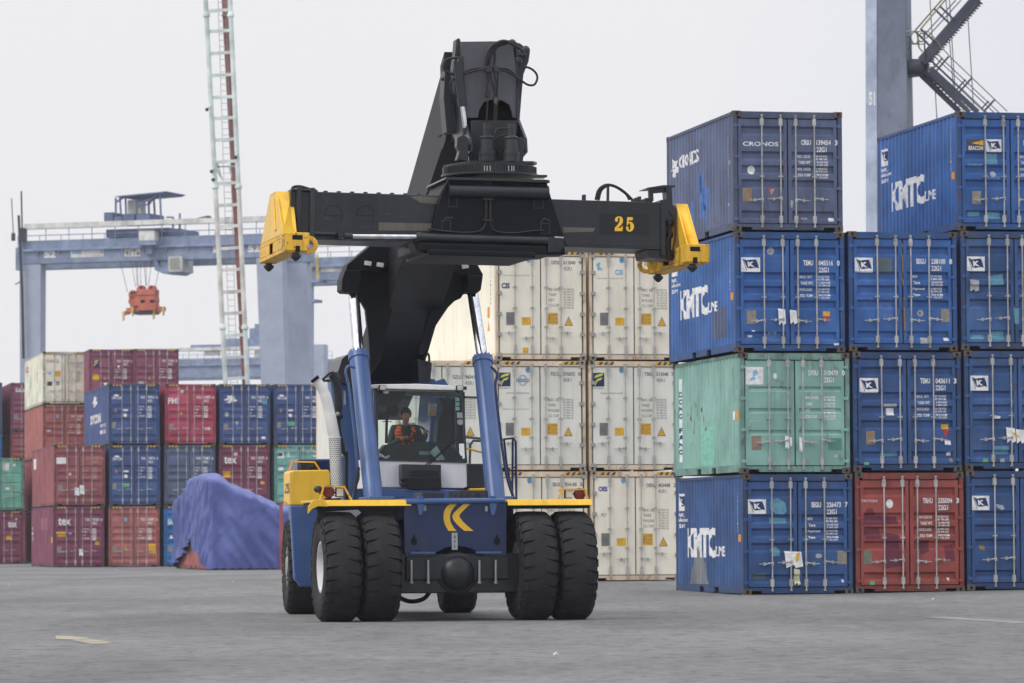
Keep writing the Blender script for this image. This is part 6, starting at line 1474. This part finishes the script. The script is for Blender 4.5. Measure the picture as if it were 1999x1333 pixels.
for cx, cy, r in ((259, 575, 9), (275, 566, 9.5), (296, 566, 9.5)):
    q = fr1(cx, cy, .2); R_ = r / 24.0; m.cyl(q, q + Vector((0, .25, 0)), R_, 20); 
m.build('pulley', HS, smooth=40)
m = MB(HI).mat(HOLE)
for cx, cy in ((257, 572), (262, 571), (275, 561), (295, 561)): q = fr1(cx, cy, .17); m.cyl(q, q + Vector((0, .02, 0)), .10, 10)
bxp = [(274, 585, 281, 591), (293, 585, 300, 591)]
for x0, y0, x1, y1 in bxp: a, b = fr1(x0, y1, -.02), fr1(x1, y0, -.02); m.box(a.x, b.x, -.02, .1, a.z, b.z)
m.build('pulley_hubs', HS)
m = MB(HI).mat(ORGP); shp(m, [(240, 608), (252, 605), (252, 613), (241, 615)], 1.2, 1.5); shp(m, [(304, 597), (320, 599), (320, 607), (304, 607)], .2, .6); m.mat(DARK2); shp(m, [(262, 608), (300, 607), (300, 613), (262, 614)], .1, 1.2); m.build('telescopic_arms', HS)
for px, py in ((240, 617), (258, 608), (318, 607), (299, 614)):
    m = MB(HI).mat(YP2); shp(m, [(px - 2, py - 9), (px + 2.5, py - 9), (px + 1, py + 8), (px - 1, py + 9)], 0.1, .3); m.build('corner_guide', HS)
# antennas and cable mast at the left leg
m = MB().mat(DARK2)
for pts, r in (([(22.5, 387), (26, 455)], .06), ([(41.5, 373), (43.5, 455)], .10), ([(36.5, 420), (39, 480), (43, 560), (46, 700)], .16), ([(26, 470), (26, 455)], .25), ([(45, 445), (45, 470)], .5), ([(30, 555), (41, 549)], .08)): ln1(m, pts, r, -.35)
m.build('mast_pole', g1)
# ladders and platforms on the right leg of the first crane
g2, f2 = gantry(560, 1090, 356, -19, 24, 23.7, 25.7, 'blue gantry crane beam passing behind the boom with access ladder on its left leg', back=(-2.3, 6.5), legw=(1.9, 1.2))
m = MB().mat(CB2)
def fr2(px, py, y=0.0): return f2.p(px, py, y)
for x0, y0, x1, y1 in ((590, 545, 624, 552), (590, 584, 616, 590)): a, b = fr2(x0, y1, -.8), fr2(x1, y0, -.8); m.box(a.x, b.x, -.8, .8, a.z, b.z)
for x0, x1, y0, y1 in ((604, 612, 552, 584), (602, 609, 590, 646)):
    for x in (x0, x1): m.bar(fr2(x, y0, -.5), fr2(x - (1 if y0 > 580 else 0), y1, -.5), .06, .06)
    for k in range(int((y1 - y0) / 4)): m.bar(fr2(x0, y0 + 4 * k, -.5), fr2(x1, y0 + 4 * k, -.5), .05, .05)
m.mat(YP2)
for x in (604, 607, 617, 620): m.bar(fr2(x, 496, -.6), fr2(x + (1 if x < 610 else 2), 546, -.6), .08, .08)
m.build('access_ladder', g2)
m = MB().mat(CW); S2 = Surf(lambda a, b, d: Vector((a, -.02 + d, b)), eps=.02)
a, b = fr2(626, 531), fr2(682, 518); m.rect(S2, a.x, a.z, b.x, b.z); m.build('crane_signs', g2)
g3, f3 = gantry(225, 1080, 500, -17, 23.4, 20.9, 23.2, 'distant pale blue gantry crane low on the horizon behind the ladder tower', detail=False, back=(2.3, 7))
m = MB().mat(CB2)
def fr3(px, py, y=0.0): return f3.p(px, py, y)
for x0, y0, x1, y1 in ((487, 640, 518, 682), (440, 660, 486, 682), (497, 632, 500, 645), (372, 672, 432, 684), (522, 660, 545, 680)): a, b = fr3(x0, y1, 0), fr3(x1, y0, 0); m.box(a.x, b.x, 0, 3, a.z, b.z)
m.mat(CB)
a, b = fr3(605, 740, 0), fr3(632, 672, 0); m.box(a.x, b.x, 0, 1.5, 0, b.z)
m.build('trolley', g3)
m = MB().mat(CW); S3 = Surf(lambda a, b, d: Vector((a, -.02 + d, b)), eps=.03)
for x0, x1, y0, y1 in ((400, 431, 684, 695), (497, 518, 684, 699)): a, b = fr3(x0, y1), fr3(x1, y0); m.rect(S3, a.x, a.z, b.x, b.z)
m.build('crane_signs', g3)

# ---- crane 51 at the right: leg, stair flights, wire ropes
QY = 150.0; q0 = at(1732, 1090, QY); QM = Matrix.Translation((q0.x, QY, gL * .5)) @ Matrix.Rotation(rad(-14), 4, 'Z'); Qf = Frame(QM)
QR = empty('quay_crane_leg', QM, 'grey blue crane leg numbered 51 with zigzag stairs rising behind the right containers', 'crane')
QL = paint('crane_leg_light_face', srgb(170, 180, 202), .55, dirt=.15, dirtcol=srgb(120, 124, 140)); QD = paint('crane_leg_dark_face', srgb(112, 120, 138), .6, dirt=.7, dirtcol=srgb(94, 98, 108), fade=.15, sc_=.5, streak=0); QS = paint('stair_slate', srgb(58, 64, 82), .5, dirt=.3); QY_ = paint('rail_yellow', srgb(128, 124, 78), .5)  # two tones of one leg: its lit and shaded faces put into colour
qp = lambda px, py, y=0.0: Qf.p(px, py, y)
m = MB().mat(QD); a0, a1 = qp(1712, 0), qp(1768, 0); b0, b1 = qp(1713, 455), qp(1776, 455)
zt_, zb_ = 24.0, 0.0
def ext(pa, pb, z): t = (z - pb.z) / (pa.z - pb.z); return pb.x + (pa.x - pb.x) * t
lx = lambda z: ext(a0, b0, z); rx_ = lambda z: ext(a1, b1, z)
m.loft([[(lx(z), 0, z), (rx_(z), 0, z), (rx_(z), 1.4, z), (lx(z), 1.4, z)] for z in (zb_, zt_)])
m.build('leg', QR, bevel=.03)
m = MB().mat(QL); lw = .43
m.loft([[(lx(z) - lw, -.02, z), (lx(z) - .003, -.02, z), (lx(z) - .003, 1.4, z), (lx(z) - lw, 1.4, z)] for z in (zb_, zt_)]); m.build('leg_light_face', QR, bevel=.02)  # pale strip draws the lit face of the leg
m = MB().mat(WHITE); S5 = Surf(lambda a, b, d: Vector((a, -.02 + d, b)), eps=.01); a, b = qp(1696, 206, -.02), qp(1708.5, 179, -.02); m.text(S5, '51', a.x, a.z, b.x - a.x, b.z - a.z, bold=.05); m.build('number_sign', QR)
m = MB().mat(QS); qb = lambda pts, y0, y1: m.prism([qp(*q, y0) for q in pts], (0, y1 - y0, 0))
m.cyl(qp(1770, 132, .5), qp(1806, 132, .5), .33, 24); qb([(1772, 118), (1803, 117), (1812, 131), (1806, 143), (1798, 146), (1772, 150)], .3, .7); m.build('stair_bracket', QR, smooth=40)
# upper flight: solid stringers with treads; lower flight: open treads
m = MB().mat(QS)
for y in (-.3, .9):
    m.prism([qp(*q, y) for q in ((1792, 113), (1890, 0), (1896, -8), (1920, -8), (1890, 30), (1886, 36), (1880, 38), (1868, 56), (1806, 125))], (0, .06, 0))
for k in range(26): t = k / 26; a = qp(1796 + 108 * t, 120 - 124 * t, -.3); m.box(a.x - .02, a.x + .2, -.3, .9, a.z, a.z + .03)
m.prism([qp(*q, .85) for q in ((1818, 96), (1900, 0), (1910, 0), (1826, 100))], (0, .06, 0))
m.build('upper_stair', QR)
m = MB().mat(QS)
for y, s1, s2 in ((-.35, (1814, 138), (1892, 219)), (.55, (1804, 146), (1872, 219))):
    a, b = qp(*s1, y), qp(*s2, y); m.bar(a, b, .05, .16, (1, 0, 0)); 
a0_, b0_ = qp(1816, 133, -.35), qp(1909, 219, -.35); a1_, b1_ = qp(1798, 146, .8), qp(1872, 217, .8)
m.bar(a0_, b0_, .06, .2); m.bar(a1_, b1_, .06, .2)
for k in range(12):
    t = (k + .5) / 12.0; m.bar(a0_.lerp(b0_, t), a1_.lerp(b1_, t), .10, .03)
m.bar(a0_.lerp(a1_, .5), b0_.lerp(b1_, .5), .05, .14)
m.build('lower_stair', QR)
m = MB()
def rl(pts, mt, r=.035, y=-.35): m.mat(mt).tube([qp(*q, y) for q in pts], r, 6)
for off, y in ((0, -.35), (14, .9)):
    rl([(1838 - off, 92 + off * .4), (1856 - off, 112 + off * .4)], QY_, .025, y); rl([(1856 - off, 112 + off * .4), (1966 - off, 217 + off * .3)], paint('rail_olive', srgb(96, 96, 84)), .022, y); rl([(1822 - off, 108), (1940 - off, 219)], QS, .022, y); rl([(1813 - off, 115), (1922 - off, 219)], QS, .022, y)
for a, b in (((1852, 110), (1828, 138)), ((1897, 152), (1872, 180)), ((1942, 194), (1920, 218))):
    rl([a, b], QS, .04); rl([(a[0] - 12, a[1] + 3), (b[0] - 4, b[1] - 6)], QS, .03, .9)
rl([(1786, 60), (1838, 0), (1848, -12)], QY_, .03, .9); rl([(1797, 57), (1850, -6)], QY_, .03); rl([(1798, 75), (1866, 0)], QS, .022, .9); rl([(1808, 75), (1876, 0)], QS, .022)
rl([(1786, 60), (1814, 88)], QS, .045, .9); rl([(1797, 56), (1824, 80)], QS, .045); rl([(1824, 17), (1852, 44)], QS, .045, .9); rl([(1835, 12), (1860, 36)], QS, .045)
rl([(1770, 61), (1812, 61), (1822, 72), (1838, 92)], QY_, .025); rl([(1770, 71), (1777, 71)], QS, .025); rl([(1771, 86), (1806, 86)], QS, .02); rl([(1776, 71), (1777, 117)], QS, .06); rl([(1805, 62), (1805, 118)], QS, .03); rl([(1771, 95), (1776, 95)], QS, .02)
m.mat(QY_); m.tube(smooth_pts([qp(*q, -.2) for q in ((1786, 61), (1779, 68), (1779, 78), (1784, 85), (1790, 84), (1792, 76), (1791, 66))]), .03, 6); m.tube(smooth_pts([qp(*q, -.2) for q in ((1792, 66), (1793, 78), (1800, 81), (1805, 74), (1803, 66), (1796, 65))]), .03, 6)
m.tube(smooth_pts([qp(*q, -.2) for q in ((1790, 66), (1793, 80), (1794, 92), (1801, 101))]), .03, 6)
m.build('stair_rails', QR)
m = MB().mat(QS)
for a, b in (((1815, -10), (1829, 232)), ((1846, -10), (1866, 225)), ((1853, -10), (1867, 220)), ((1889, 25), (1901, 215))): m.tube([qp(*a, 2.0), qp(*b, 2.0)], .018, 5)
m.build('wire_ropes', QR)

# ============================================================ air
m = MB(); hm_ = bpy.data.materials.new('port_haze'); hm_.use_nodes = True; nt = hm_.node_tree; nt.nodes.clear()
pv = N(nt, 'ShaderNodeVolumePrincipled'); pv.inputs['Color'].default_value = (.93, .95, 1, 1); pv.inputs['Density'].default_value = .0002; pv.inputs['Anisotropy'].default_value = .2
oo = N(nt, 'ShaderNodeOutputMaterial'); nt.links.new(pv.outputs[0], oo.inputs['Volume'])
m.mat(hm_).box(-430, 430, -65, 830, -1.5, 45); tag(m.build('haze'), kind='stuff', label='thin pale haze over the container yard')
